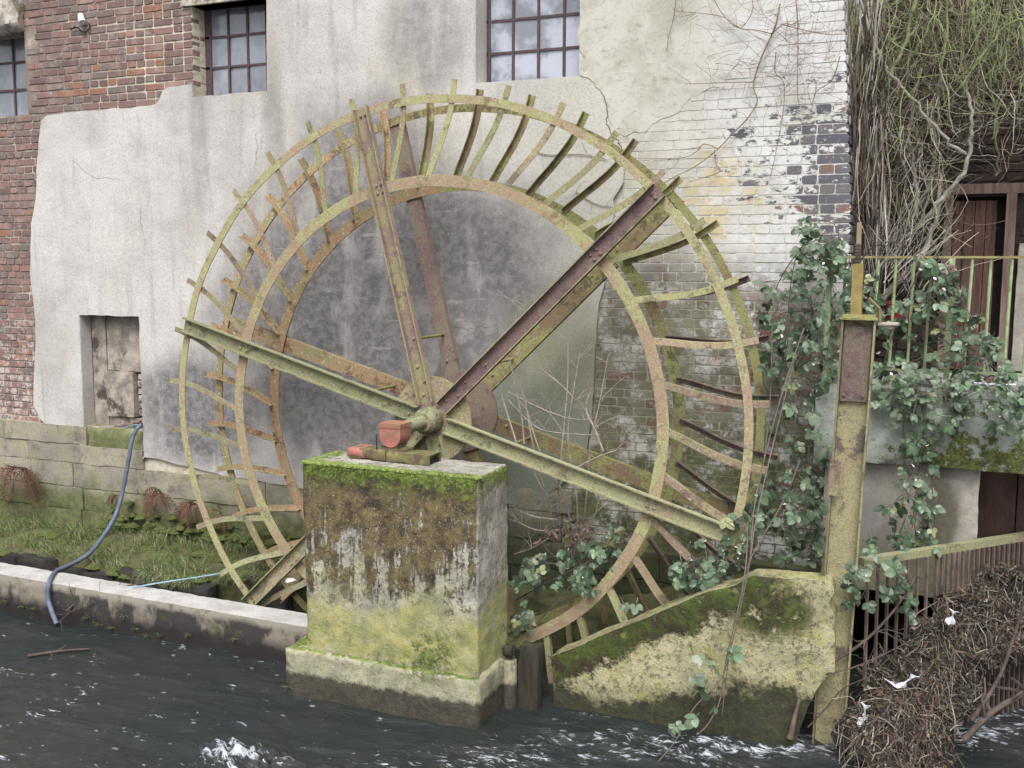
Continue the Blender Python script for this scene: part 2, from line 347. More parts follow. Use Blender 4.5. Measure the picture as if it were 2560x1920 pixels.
def mat_water():
    m = Mat('river_water'); x, y, z = m.sep(); p = m.pos()
    warp = m.noise(1.2, 3, .5, col=True)
    v = m.node('ShaderNodeVectorMath'); v.operation = 'MULTIPLY_ADD'; m.put(v.inputs[0], warp); v.inputs[1].default_value = (.5, .5, 0); m.put(v.inputs[2], p)
    q = m.scale(v.outputs[0], .55, 1.9, 1)
    s1 = m.noise(4.2, 7, .7, q); s2 = m.noise(17, 5, .7, q); ridge = m.math('ABSOLUTE', m.sub(m.noise(3.2, 5, .6, q), .5))
    # rough water: right and near side
    rough = m.math('MINIMUM', m.add(m.step(m.add(x, m.mul(y, -.35)), -5.4, -2.2), .22), 1.0)
    near = m.step(y, 6.35, 5.3)
    z1 = m.mul(m.step(m.math('MULTIPLY', rough, near), .05, .9), 1.0)
    line = m.step(ridge, .035, .0)
    f = m.add(m.add(m.mul(s1, .6), m.mul(s2, .45)), m.mul(line, .16))
    th = m.sub(.75, m.mul(z1, .215))
    foam = m.step(f, th, m.add(th, .07))
    s3 = m.noise(30, 5, .8, q)
    at_ = m.attr('foam'); foam = m.mx(foam, m.step(m.add(m.mul(at_, .8), m.mul(m.add(m.sub(s2, .5), m.sub(s3, .5)), 1.45)), .44, .76, 0, 1))
    foam = m.mul(foam, m.step(m.add(at_, m.mul(z1, .6)), -.1, .1, .75, 1))
    # loose flecks
    cell = m.vor(7.5, m.scale(p, .8, 1.25, 1)); keep = m.step(m.noise(1.6, 3, .6), .46, .56)
    foam = m.mx(foam, m.mul(m.mul(m.step(m.add(cell, m.mul(m.sub(s2, .5), .5)), .16, .10), keep), .42))
    body = m.mix(m.step(m.noise(.8, 4), .4, .65), lin(40, 48, 50, .75), lin(50, 55, 50, .75))
    a = m.mix(m.mul(foam, .9), body, lin(214, 222, 236, K))
    nb = m.bump(s1, .55, .09); nb = m.bump(s2, .22, .02, nb)
    m.b.inputs['IOR'].default_value = 1.33; m.b.inputs['Specular IOR Level'].default_value = .5
    return m.done(a, m.step(foam, 0, .6, .035, .7), nb)

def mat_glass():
    m = Mat('dusty_pane_sky_tint'); r = m.rnd(); n = m.noise(3, 4, .6); n2 = m.noise(30, 4, .7); x, y, z = m.sep()
    a = m.mix(m.step(n, .35, .65), lin(126, 136, 152, K), lin(158, 168, 186, K))  # dust film and blue-grey sky reflection mixed into one colour
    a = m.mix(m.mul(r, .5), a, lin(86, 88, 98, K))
    a = m.mix(m.mul(m.step(x, -4, -3.9), m.step(n, .4, .6)), a, lin(176, 184, 204, K))  # bright cloud reflections painted into the middle window
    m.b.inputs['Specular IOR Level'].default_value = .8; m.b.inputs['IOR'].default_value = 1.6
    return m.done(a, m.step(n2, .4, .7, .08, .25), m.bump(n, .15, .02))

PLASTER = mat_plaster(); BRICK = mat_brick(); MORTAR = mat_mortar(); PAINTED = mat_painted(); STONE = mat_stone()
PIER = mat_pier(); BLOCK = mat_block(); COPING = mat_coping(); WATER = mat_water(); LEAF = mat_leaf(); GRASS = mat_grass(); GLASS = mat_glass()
SAT = .7
GRN = lin(160, 158, 92, K); OLV = lin(128, 126, 62, K); RUS = lin(170, 126, 94, K); ORG = lin(206, 146, 92, K); PUR = lin(110, 86, 88, K); PNK = lin(178, 130, 112, K)
I_RING = mat_iron('iron_ochre', lin(166, 166, 102, K), lin(172, 140, 110, K), lin(118, 104, 78, K), .54, .35)
I_RGRN = mat_iron('iron_pale_green', lin(174, 176, 106, K), lin(178, 146, 112, K), lin(132, 122, 80, K), .64, .3)
I_LICH = mat_iron('iron_lichen', lin(162, 166, 112, K), lin(164, 142, 110, K), lin(112, 106, 80, K), .56, .35)
I_OLIVE = mat_iron('iron_olive', lin(156, 158, 80, K), lin(146, 116, 80, K), lin(98, 92, 54, K), .52, .2)
I_PURP = mat_iron('iron_purple', lin(132, 116, 92, K), lin(128, 96, 96, K), lin(100, 78, 84, K), .35, .12)
I_ORANGE = mat_iron('iron_orange', lin(160, 148, 92, K), lin(188, 140, 98, K), lin(128, 92, 68, K), .44, .75)
I_PINK = mat_iron('iron_pink', lin(158, 150, 98, K), lin(164, 130, 112, K), lin(122, 92, 82, K), .46, .45)
I_MAUVE = mat_iron('iron_mauve', lin(160, 150, 96, K), lin(150, 120, 112, K), lin(122, 98, 98, K), .45, .15)
I_POST = mat_iron('iron_speckled', lin(154, 148, 98, K), lin(142, 126, 90, K), lin(92, 76, 72, K), .56, .06)
GREENPAINT = simple('green_paint', lin(164, 196, 138, K), lin(142, 170, 108, K), 20, .6, c3=lin(146, 140, 78, K))
REDPAINT = simple('red_paint', lin(196, 112, 96, K), lin(172, 98, 84, K), 14, .75, c3=lin(134, 112, 72, K))
MOSSYRUST = simple('mossy_rust', lin(112, 84, 66, K), lin(134, 140, 66, K), 16, .9, c3=lin(92, 112, 38, K))
DARKHOLE = simple('rusty_dark_and_hollow_shade', lin(40, 34, 36, K), lin(58, 48, 46, K), 9, .9)  # near-black for rusty bits, and for shade painted inside openings
FRAME = simple('window_iron', lin(84, 66, 70, K), lin(108, 84, 82, K), 30, .8)
TWIG_PALE = simple('dry_twig', lin(186, 172, 158, K), lin(150, 134, 120, K), 20, .8)
TWIG_BROWN = simple('brown_stem', lin(108, 90, 80, K), lin(76, 63, 58, K), 12, .85)
TWIG_DARK = simple('dark_twig', lin(64, 48, 48, K), lin(44, 34, 37, K), 12, .9)
TWIG_GREEN = simple('green_stem', lin(156, 168, 98, K), lin(110, 122, 74, K), 10, .8)
VINE_GREY = simple('grey_vine', lin(196, 186, 172, K), lin(150, 140, 130, K), 12, .85, stretch=(1, 1, .3), c3=lin(150, 158, 92, K))
DEADLEAF = simple('dead_leaf', lin(140, 114, 98, K), lin(98, 76, 68, K), 12, .8)
FERN = simple('dead_fern', lin(136, 84, 62, K), lin(102, 62, 52, K), 14, .85)
WOOD = simple('door_wood', lin(146, 100, 84, K), lin(96, 66, 60, K), 10, .85, .6, .006, (3, 3, .25))
FRAMEWOOD = simple('frame_wood', lin(166, 134, 122, K), lin(128, 96, 86, K), 12, .85, .6, .005, (2, 2, .3))
RUSTGATE = simple('rusty_sheet', lin(136, 98, 86, K), lin(96, 68, 64, K), 3, .85, .5, .01, (2, 2, .6), c3=lin(150, 130, 96, K))
def _render():
    m = Mat('damp_render'); x, y, z = m.sep(); n1 = m.noise(3, 6, .7); n2 = m.noise(30, 5, .75)
    a = m.mix(m.step(n1, .36, .62), lin(206, 194, 172, K), lin(166, 158, 146, K))
    a = m.mix(m.mul(m.step(x, -.15, -.4), .6), a, lin(120, 118, 118, K))
    g = at(2345, 1290, 7.76); st = m.blob(g.x, g.z, .13, .4, .9, .8, 4)
    a = m.mix(m.mul(st, .85), a, m.mix(m.step(n2, .4, .6), lin(88, 82, 50, K), lin(60, 58, 48, K)))
    a = m.mix(m.mul(m.step(m.add(z, m.mul(m.sub(n1, .5), .5)), 1.35, 1.0), .7), a, lin(124, 124, 78, K))
    a = m.mix(m.mul(m.step(n2, .52, .68), .4), a, lin(100, 94, 84, K))
    return m.done(a, .93, m.bump(n2, .6, .008))
RENDER = _render()
SLAB = None
HOSE = simple('blue_hose', lin(104, 120, 150, K), lin(84, 96, 122, K), 12, .5)
ROPE = simple('blue_rope', lin(150, 192, 216, K), lin(110, 156, 190, K), 30, .7)
SAT = .74
WHITE = simple('white_plastic', lin(236, 236, 246, .85), lin(214, 214, 230, .85), 12, .5)
RED = simple('red_plastic', lin(210, 44, 62, K), lin(190, 36, 54, K), 9, .45)
SOIL = simple('ledge_soil', lin(84, 82, 54, K), lin(100, 104, 56, K), 9, .95, .8, .02, c3=lin(62, 76, 30, K))
LEDGE = simple('ledge_stone', lin(56, 50, 54, K), lin(44, 42, 42, K), 6, .9, .8, .02, c3=lin(54, 66, 32, K))
MOSS = simple('moss_tuft', lin(104, 130, 40, K), lin(144, 164, 72, K), 30, .95, .9, .01)
LMOSS = simple('ledge_moss', lin(78, 94, 36, K), lin(108, 122, 54, K), 40, .95, 1.0, .02, c3=lin(88, 84, 46, K))
DEBRIS = simple('debris_mass', lin(60, 50, 46, K), lin(40, 34, 32, K), 14, .95, .9, .03, c3=lin(60, 62, 36, K))
RAWTIMBER = simple('rotten_timber', lin(70, 64, 52, K), lin(46, 44, 36, K), 12, .9, .8, .01, (2, 2, .3), c3=lin(66, 76, 34, K))
LINTEL = simple('rotten_lintel', lin(214, 206, 192, K), lin(150, 138, 124, K), 8, .9, .8, .02, c3=lin(120, 108, 84, K))
DARKREC = simple('shaded_recess_brick', lin(84, 62, 58, K), lin(60, 46, 46, K), 6, .95)  # recess shade put into the dark brick colour
RECMORT = simple('shaded_recess_mortar', lin(70, 58, 58, K), lin(48, 40, 42, K), 9, .95)  # same recess shade put into the joints
def _slab():
    m = Mat('slab_concrete'); x, y, z = m.sep(); n1 = m.noise(6, 6, .7); n2 = m.noise(30, 5, .75)
    a = m.mix(m.step(n1, .36, .64), lin(166, 176, 164, K), lin(136, 144, 134, K))
    mo = m.add(m.add(m.mul(m.step(x, -.3, .15), .17), m.mul(m.step(z, 2.1, 1.8), .17)), m.mul(m.sub(m.noise(9, 6, .75), .5), 1.1))
    a = m.mix(m.step(mo, .2, .3), a, m.mix(m.step(n2, .4, .65), lin(62, 70, 30, K), lin(108, 116, 44, K)))
    a = m.mix(m.mul(m.step(n2, .54, .68), .5), a, lin(88, 86, 72, K))
    return m.done(a, .93, m.bump(n2, .8, .01))
SLAB = _slab()
# ------------------------------------------------------------------ mesh helpers
class MB:
    def __init__(s): s.v, s.f, s.r = [], [], []
    def add(s, v, f, rnd=0.0):
        o = len(s.v); s.v += [tuple(q) for q in v]; s.f += [tuple(i+o for i in t) for t in f]; s.r += [rnd]*len(v)
    def box(s, x0, x1, y0, y1, z0, z1, rnd=0.0):
        s.add([(x0, y0, z0), (x1, y0, z0), (x1, y1, z0), (x0, y1, z0), (x0, y0, z1), (x1, y0, z1), (x1, y1, z1), (x0, y1, z1)],
              [(0, 3, 2, 1), (4, 5, 6, 7), (0, 1, 5, 4), (1, 2, 6, 5), (2, 3, 7, 6), (3, 0, 4, 7)], rnd)
    def prism(s, prof, M):      # closed profile (list of 2D) swept between two 4x4 frames
        a = [M[0] @ Vector((p[0], p[1], 0)) for p in prof]; b = [M[1] @ Vector((p[0], p[1], 0)) for p in prof]
        n = len(prof); s.add(a+b, [(i, (i+1) % n, n+(i+1) % n, n+i) for i in range(n)]+[tuple(range(n))[::-1], tuple(range(n, 2*n))])
    def tube(s, pts, r0, r1=None, sides=5, rnd=0.0, cap=True):
        pts = [Vector(p) for p in pts]; r1 = r0 if r1 is None else r1; n = len(pts); vs, fs = [], []
        ref = Vector((.31, .87, .39))
        for i, p in enumerate(pts):
            t = (pts[min(i+1, n-1)]-pts[max(i-1, 0)])
            t = t.normalized() if t.length > 1e-6 else Vector((0, 0, 1))
            a = t.cross(ref); a = a.normalized() if a.length > 1e-3 else t.orthogonal().normalized(); b = t.cross(a)
            rr = r0+(r1-r0)*i/max(1, n-1)
            for k in range(sides):
                q = 2*math.pi*k/sides; vs.append(p+(a*math.cos(q)+b*math.sin(q))*rr)
        for i in range(n-1):
            for k in range(sides):
                j = (k+1) % sides; fs.append((i*sides+k, i*sides+j, (i+1)*sides+j, (i+1)*sides+k))
        if cap: fs.append(tuple(range(sides))[::-1]); fs.append(tuple(range((n-1)*sides, n*sides)))
        s.add(vs, fs, rnd)
    def blade(s, p, d, L, wd, droop, rnd, seg=3):
        d = Vector(d).normalized(); side = d.cross(Vector((0, 0, 1)))
        side = side.normalized() if side.length > .05 else Vector((1, 0, 0)); vs = []; q = Vector(p)
        side = (side+Vector((R.uniform(-.6, .6), R.uniform(-.6, .6), 0))).normalized()
        for i in range(seg+1):
            ww = wd*(1-i/seg); vs += [q-side*ww/2, q+side*ww/2]; q = q+d*L/seg; d = (d+Vector((0, 0, -droop))).normalized()
        s.add(vs, [(2*i, 2*i+1, 2*i+3, 2*i+2) for i in range(seg)], rnd)
    def quadleaf(s, p, L, rnd, nrm=None):
        n = Vector(nrm) if nrm else Vector((R.gauss(0, 1), R.gauss(0, 1), R.gauss(0, 1))); n = n.normalized()
        a = n.orthogonal().normalized(); a = Matrix.Rotation(R.uniform(0, 6.28), 3, n) @ a; b = n.cross(a); p = Vector(p)
        s.add([p-a*L/2, p+b*L*.3+n*L*.12, p+a*L/2, p-b*L*.3+n*L*.12], [(0, 1, 2), (0, 2, 3)], rnd)
    def build(s, name, mat, parent=None, smooth=False):
        me = bpy.data.meshes.new(name); me.from_pydata(s.v, [], s.f); me.materials.append(mat)
        at_ = me.attributes.new('rnd', 'FLOAT', 'POINT'); at_.data.foreach_set('value', s.r)
        if smooth:
            me.polygons.foreach_set('use_smooth', [True]*len(me.polygons)); me.set_sharp_from_angle(angle=math.radians(56))
        me.update(); o = bpy.data.objects.new(name, me); COL.objects.link(o)
        if parent: o.parent = parent
        return o
def tag(o, label=None, cat=None, group=None, kind=None):
    for k, v in (('label', label), ('category', cat), ('group', group), ('kind', kind)):
        if v: o[k] = v
    return o
def thing(name, label, cat, group=None):
    o = bpy.data.objects.new(name, None); o.empty_display_size = .1; COL.objects.link(o); return tag(o, label, cat, group)
def smooth_path(pts, n=4):
    pts = [Vector(p) for p in pts]; out = []
    for i in range(len(pts)-1):
        p0, p1, p2, p3 = pts[max(i-1, 0)], pts[i], pts[i+1], pts[min(i+2, len(pts)-1)]
        for k in range(n):
            t = k/n; out.append(.5*((2*p1)+(p2-p0)*t+(2*p0-5*p1+4*p2-p3)*t*t+(3*p1-p0-3*p2+p3)*t**3))
    return out+[pts[-1]]
def slab(mb, outer, y0, y1, holes=(), jit=0.0, seg=.12):
    """polygon in wall coordinates (x, z) with front at y0 and back at y1, ragged edge"""
    def rag(poly):
        if jit == 0: return [Vector((p[0], p[1], 0)) for p in poly]
        o = []
        for i in range(len(poly)):
            a = Vector(poly[i]); b = Vector(poly[(i+1) % len(poly)]); k = max(1, int((b-a).length/seg))
            for j in range(k):
                q = a.lerp(b, j/k); n = noise.noise_vector(Vector((q.x*9, q.y*9, 3.3))); o.append(Vector((q.x+n.x*jit, q.y+n.y*jit, 0)))
        return o
    loops = [rag(outer)]+[[Vector((p[0], p[1], 0)) for p in h] for h in holes]
    flat = [p for l in loops for p in l]; tris = tessellate_polygon(loops); n = len(flat)
    vs = [(p.x, y0, p.y) for p in flat]+[(p.x, y1, p.y) for p in flat]
    fs = []
    for t in tris:
        a, b, c = (flat[i] for i in t)
        if ((b-a).cross(c-a)).z < 0: t = (t[0], t[2], t[1])
        fs.append(tuple(t)); fs.append((t[0]+n, t[2]+n, t[1]+n))
    o = 0
    for l in loops:
        k = len(l)
        for i in range(k): fs.append((o+i, o+(i+1) % k, n+o+(i+1) % k, n+o+i))
        o += k
    mb.add(vs, fs)
def rough_box(mb, x0, x1, y0, y1, z0, z1, step, amp, seed=0, warp=None, chip=.0, drop=None):
    nx, ny, nz = (max(1, round(abs(b-a)/step)) for a, b in ((x0, x1), (y0, y1), (z0, z1)))
    idx, vs, fs = {}, [], []
    def V(i, j, k):
        key = (i, j, k)
        if key not in idx:
            p = Vector((x0+(x1-x0)*i/nx, y0+(y1-y0)*j/ny, z0+(z1-z0)*k/nz))
            if warp: p = Vector(warp(p))
            n = Vector(((i == nx)-(i == 0), (j == ny)-(j == 0), (k == nz)-(k == 0)))
            e = n.length; h = noise.fractal(p*5+Vector((seed, seed*2, 0)), .7, 2.0, 5)
            d = amp*h
            if e > 1.1: d -= chip*(.5+abs(noise.noise(p*9+Vector((seed, 0, 5)))))*e/1.4
            p = p+n.normalized()*d; idx[key] = len(vs); vs.append(p)
        return idx[key]
    for i in range(nx):
        for k in range(nz):
            fs.append((V(i, 0, k), V(i+1, 0, k), V(i+1, 0, k+1), V(i, 0, k+1))); fs.append((V(i, ny, k+1), V(i+1, ny, k+1), V(i+1, ny, k), V(i, ny, k)))
    for j in range(ny):
        for k in range(nz):
            fs.append((V(0, j, k+1), V(0, j+1, k+1), V(0, j+1, k), V(0, j, k))); fs.append((V(nx, j, k), V(nx, j+1, k), V(nx, j+1, k+1), V(nx, j, k+1)))
    for i in range(nx):
        for j in range(ny):
            fs.append((V(i, j, nz), V(i+1, j, nz), V(i+1, j+1, nz), V(i, j+1, nz))); fs.append((V(i, j+1, 0), V(i+1, j+1, 0), V(i+1, j, 0), V(i, j, 0)))
    mb.add(vs, fs, (seed*.37) % 1)
def brick_mesh(mb, cx, cz, wd, ht, yf, dep, rr, rnd, flat=False):
    """one weathered brick: irregular rounded front, sides running back into the joint"""
    pts = []; c = min(wd, ht)*.16
    for sx, sz in ((-1, -1), (1, -1), (1, 1), (-1, 1)):
        ex, ez = sx*wd/2, sz*ht/2
        a = (ex-sx*c*rr.uniform(.3, 1.5), ez+rr.uniform(-.0025, .0025)); b = (ex+rr.uniform(-.0025, .0025), ez-sz*c*rr.uniform(.3, 1.4))
        pts += [b, a] if sx*sz < 0 else [a, b]
    # order counter-clockwise seen from the front (-y): x right, z up
    pts = sorted(pts, key=lambda p: math.atan2(p[1]/ht, p[0]/wd))
    yj = yf+(rr.uniform(-.0012, .0012) if flat else rr.uniform(-.0025, .0025)); kx, kz, ky = (.99, .97, .0022) if flat else (.96, .92, .004)
    fr = [(cx+p[0]*kx, yj+(0 if flat else rr.uniform(-.0015, .0015)), cz+p[1]*kz) for p in pts]
    md = [(cx+p[0], yj+ky, cz+p[1]) for p in pts]; bk = [(cx+p[0], yf+dep, cz+p[1]) for p in pts]
    n = 8; f = [tuple(range(n))]
    for i in range(n):
        j = (i+1) % n; f.append((n+i, n+j, j, i)); f.append((2*n+i, 2*n+j, n+j, n+i))
    mb.add(fr+md+bk, f, rnd)
def inpoly(p, poly):
    c = False; n = len(poly); j = n-1
    for i in range(n):
        if (poly[i][1] > p[1]) != (poly[j][1] > p[1]) and p[0] < (poly[j][0]-poly[i][0])*(p[1]-poly[i][1])/(poly[j][1]-poly[i][1])+poly[i][0]: c = not c
        j = i
    return c
# ------------------------------------------------------------------ river
def build_water():
    mb = MB(); x0, x1, y0, y1 = -11.0, 3.2, 3.0, 9.4; nx, ny = 520, 250
    foam = []
    spl = [(atz(585, 1890, 0), .24, .09), (atz(1800, 1875, 0), .22, .03), (atz(1960, 1850, 0), .18, .035), (atz(2290, 1860, 0), .2, .03), (atz(2350, 1822, 0), .13, .08), (atz(1560, 1835, 0), .2, .02), (atz(1400, 1850, 0), .22, .02), (atz(1250, 1900, 0), .3, .02), (atz(2150, 1880, 0), .25, .025), (atz(700, 1905, 0), .15, .03), (atz(1690, 1890, 0), .3, .025)]
    SP = [atz(px_, py_, 0) for px_, py_ in ((420, 1935), (700, 1912), (1000, 1905), (1400, 1868), (1760, 1872), (2000, 1858), (2330, 1838), (2560, 1800))]; SEG = [((a_.x, a_.y), (b_.x, b_.y)) for a_, b_ in zip(SP, SP[1:])]
    for j in range(ny+1):
        for i in range(nx+1):
            x = x0+(x1-x0)*i/nx; y = y0+(y1-y0)*j/ny
            t = min(1, max(0, (x-.35*y+5.6)/3.2)); t = t*t*(3-2*t); nr = min(1, max(0, (6.6-y)/1.2))
            a = .016+.036*t*(.3+.7*nr)
            p = Vector((x*1.1+.4*noise.noise(Vector((x, y*1.3, 4))), y*2.6, 0))
            h = noise.fractal(p*1.6, .9, 2.1, 4)*a+noise.noise(p*9)*a*.22
            fo = max(0, h/a-.55)*.35*t*nr
            wr = 0
            for (ax, ay), (bx, by) in SEG:
                ux, uy = bx-ax, by-ay; k = max(0, min(1, ((x-ax)*ux+(y-ay)*uy)/(ux*ux+uy*uy))); dd = math.hypot(x-ax-ux*k, (y-ay-uy*k)); wr = max(wr, 1-dd/.34)
            if wr > 0:
                rg = 1-abs(noise.fractal(Vector((x*2.6+.6*noise.noise(Vector((x*2, y*2, 7))), y*7, 3)), .8, 2, 4))*2.2
                fo = max(fo, min(1, wr*1.6)*(.12+.62*max(0, rg)*min(1, max(.35, (x+4.2)/2.2)))); h += wr*.016*noise.fractal(Vector((x*5, y*11, 5)), .8, 2, 3)
            for c, rad, hh in spl:
                d = math.hypot((x-c.x)/1.6, y-c.y)/rad
                if d < 1.6:
                    g = math.exp(-d*d*2); nz_ = noise.fractal(Vector((x*13, y*16, 1)), .8, 2, 4); h += g*hh*(.35+1.1*nz_); fo = max(fo, g*(.85+.5*nz_ if hh > .05 else .5+.3*nz_))
            mb.v.append((x, y, h)); mb.r.append(0); foam.append(fo)
    for j in range(ny):
        for i in range(nx):
            k = j*(nx+1)+i; mb.f.append((k, k+1, k+nx+2, k+nx+1))
    o = mb.build('water', WATER, smooth=True)
    a = o.data.attributes.new('foam', 'FLOAT', 'POINT'); a.data.foreach_set('value', foam)
    tag(o, kind='structure')
    mb = MB(); mb.add([(-60, -60, -.12), (60, -60, -.12), (60, 60, -.12), (-60, 60, -.12)], [(0, 1, 2, 3)])
    tag(mb.build('river', WATER), kind='structure')
build_water()
# ------------------------------------------------------------------ the mill
mill = thing('mill_building', 'old brick mill with patchy grey render, iron windows and flaking whitewash by the river', 'building')
ZT = 6.4; XL = -11.0
def xe(z):                       # the right-hand corner leans a little
    return -.63-max(0, z-3.64)*.077
win1 = (-6.657, -5.764, at(580, 236, WALL).z, at(560, 6, WALL).z)
win2 = (-3.686, -2.778, at(1320, 202, WALL).z, at(1320, 202, WALL).z+1.15)
win0 = (-9.75, -8.80, at(69, 286, WALL).z, at(60, 80, WALL).z)
nic = (-8.19, -7.40, at(270, 1064, WALL).z-.02, at(270, 789, WALL).z)
def holes_wall(mb, x0, x1, z0, z1, holes, y, dep):
    xs = sorted({x0, x1, *[h[0] for h in holes], *[h[1] for h in holes]}); zs = sorted({z0, z1, *[h[2] for h in holes], *[h[3] for h in holes]})
    for i in range(len(xs)-1):
        for k in range(len(zs)-1):
            cx, cz = (xs[i]+xs[i+1])/2, (zs[k]+zs[k+1])/2
            if any(h[0] < cx < h[1] and h[2] < cz < h[3] for h in holes): continue
            a, b, c, d = xs[i], xs[i+1], zs[k], zs[k+1]
            mb.add([(a, y, c), (b, y, c), (b, y, d), (a, y, d)], [(0, 1, 2, 3)])
    for h in holes:
        a, b, c, d = h; e = y+dep
        mb.add([(a, y, c), (a, e, c), (a, e, d), (a, y, d)], [(0, 1, 2, 3)]); mb.add([(b, y, c), (b, e, c), (b, e, d), (b, y, d)], [(0, 3, 2, 1)])
        mb.add([(a, y, c), (b, y, c), (b, e, c), (a, e, c)], [(0, 1, 2, 3)]); mb.add([(a, y, d), (b, y, d), (b, e, d), (a, e, d)], [(0, 3, 2, 1)])
mb = MB(); holes_wall(mb, XL, -.75, -.3, ZT, [win0, win1, win2, nic], WALL+.0075, .42)
mb.add([(-.75, WALL+.0075, -.3), (-.645, WALL+.0075, -.3), (-.645, WALL+.0075, 3.64), (-.75, WALL+.0075, 3.64)], [(0, 1, 2, 3)])
mb.add([(-.645, WALL+.0075, -.3), (-.645, 9.4, -.3), (-.645, 9.4, 3.64), (-.645, WALL+.0075, 3.64)], [(0, 1, 2, 3)])
mb.add([(-.645, WALL+.0075, 3.64), (-.645, 9.4, 3.64), (xe(ZT)-.015, 9.4, ZT), (xe(ZT)-.015, WALL+.0075, ZT)], [(0, 1, 2, 3)])
mb.build('wall', MORTAR, mill)
mb = MB(); mb.add([(-3.1, WALL+.0055, -.2), (-.646, WALL+.0055, -.2), (-.646, WALL+.0055, 3.64), (xe(ZT)-.016, WALL+.0055, ZT), (win2[1]+.003, WALL+.0055, ZT), (win2[1]+.003, WALL+.0055, win2[2]-.03), (-3.1, WALL+.0055, win2[2]-.03)], [tuple(range(7))]); mb.build('mortar_bed', MORTAR, mill)
# --- plaster outlines (wall coordinates surveyed from the photograph)
def W(*p): return [wz(*q) for q in p]
PA = W((680, 236))+[(win1[1]+.003, win1[2]), (win1[0]+.012, win1[2])]+W((484, 211), (425, 219), (413, 226), (404, 250), (393, 262), (330, 270), (250, 276), (170, 283), (122, 290), (108, 302), (104, 325), (98, 400), (94, 500), (83, 560), (80, 680), (84, 720), (92, 800), (95, 860), (90, 940), (88, 1010), (105, 1045), (130, 1075), (200, 1096), (207, 1120))
PA += [(nic[0]+.03, wz(205, 1120)[1]), (nic[0], nic[2]-.1), (nic[0], nic[3]), (nic[1], nic[3]), (nic[1], nic[2]-.3)]+W((352, 1142), (400, 1146), (450, 1160), (560, 1186), (680, 1206))
PB = W((680, 1206), (800, 1225), (1000, 1240), (1100, 1252), (1200, 1258), (1290, 1258), (1350, 1245), (1385, 1225), (1440, 1180), (1472, 1114), (1478, 1060), (1487, 975), (1490, 900), (1494, 820), (1500, 760), (1512, 713), (1525, 640), (1535, 560), (1537, 526), (1537, 499), (1561, 458), (1562, 410), (1552, 370), (1530, 330), (1522, 300), (1515, 260), (1500, 225), (1475, 198), (1452, 190))
PB += [(win2[1], win2[2]), (win2[0], win2[2]), (win2[0], ZT-.4), (win1[1], ZT-.4)]
PB2 = [(win2[1]-0.0, win2[2]+.05)]
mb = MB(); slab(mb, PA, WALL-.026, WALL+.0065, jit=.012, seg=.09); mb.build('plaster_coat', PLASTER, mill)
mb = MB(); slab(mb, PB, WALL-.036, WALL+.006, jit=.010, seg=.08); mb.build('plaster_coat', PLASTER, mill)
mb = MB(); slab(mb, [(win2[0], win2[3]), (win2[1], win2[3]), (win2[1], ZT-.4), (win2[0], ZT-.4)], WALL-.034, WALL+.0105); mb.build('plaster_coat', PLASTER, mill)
PC = W((1453, 188), (1476, 200), (1500, 226), (1514, 256), (1521, 300), (1530, 332), (1560, 340), (1620, 330), (1660, 290), (1700, 280), (1740, 240), (1800, 225), (1840, 170), (1900, 150), (1960, 100), (2010, 40))+[(wz(2030, 0)[0], ZT-.4), (win2[1]+.004, ZT-.4), (win2[1]+.004, win2[2]+.02)]
mb = MB(); slab(mb, PC, WALL-.0012, WALL+.004, jit=.07, seg=.045); mb.build('whitewash_coat', PAINTED, mill)
# crack running down from the window corner
ck = [at(x, y, WALL-.036) for x, y in ((1452, 190), (1476, 200), (1500, 226), (1513, 250), (1520, 285), (1517, 305), (1528, 335), (1545, 352), (1553, 372), (1560, 410))]
mb = MB(); mb.tube([p+Vector((random.gauss(0, .005), 0, random.gauss(0, .004))) for p in smooth_path(ck, 5)], .0025, .005, 4); mb.build('crack', simple('crack_dark', lin(92, 86, 80, K), lin(62, 58, 54, K)), mill)
b = MB(); rc = random.Random(4)
for pts in (((350, 520), (352, 560), (362, 600), (358, 660)), ((640, 330), (642, 380), (636, 430)), ((1080, 820), (1120, 816), (1180, 822), (1240, 815)), ((1345, 470), (1352, 520), (1340, 570)), ((180, 400), (230, 440), (300, 448)), ((820, 905), (900, 915), (980, 908))):
    b.tube([p+Vector((rc.gauss(0, .008), 0, rc.gauss(0, .008))) for p in smooth_path([at(x, y, WALL-.0275 if x < 680 else WALL-.0375) for x, y in pts], 6)], .0014, .0008, 4)
b.build('hairline_crack', simple('crack_grey', lin(110, 104, 100, K), lin(84, 80, 78, K)), mill)
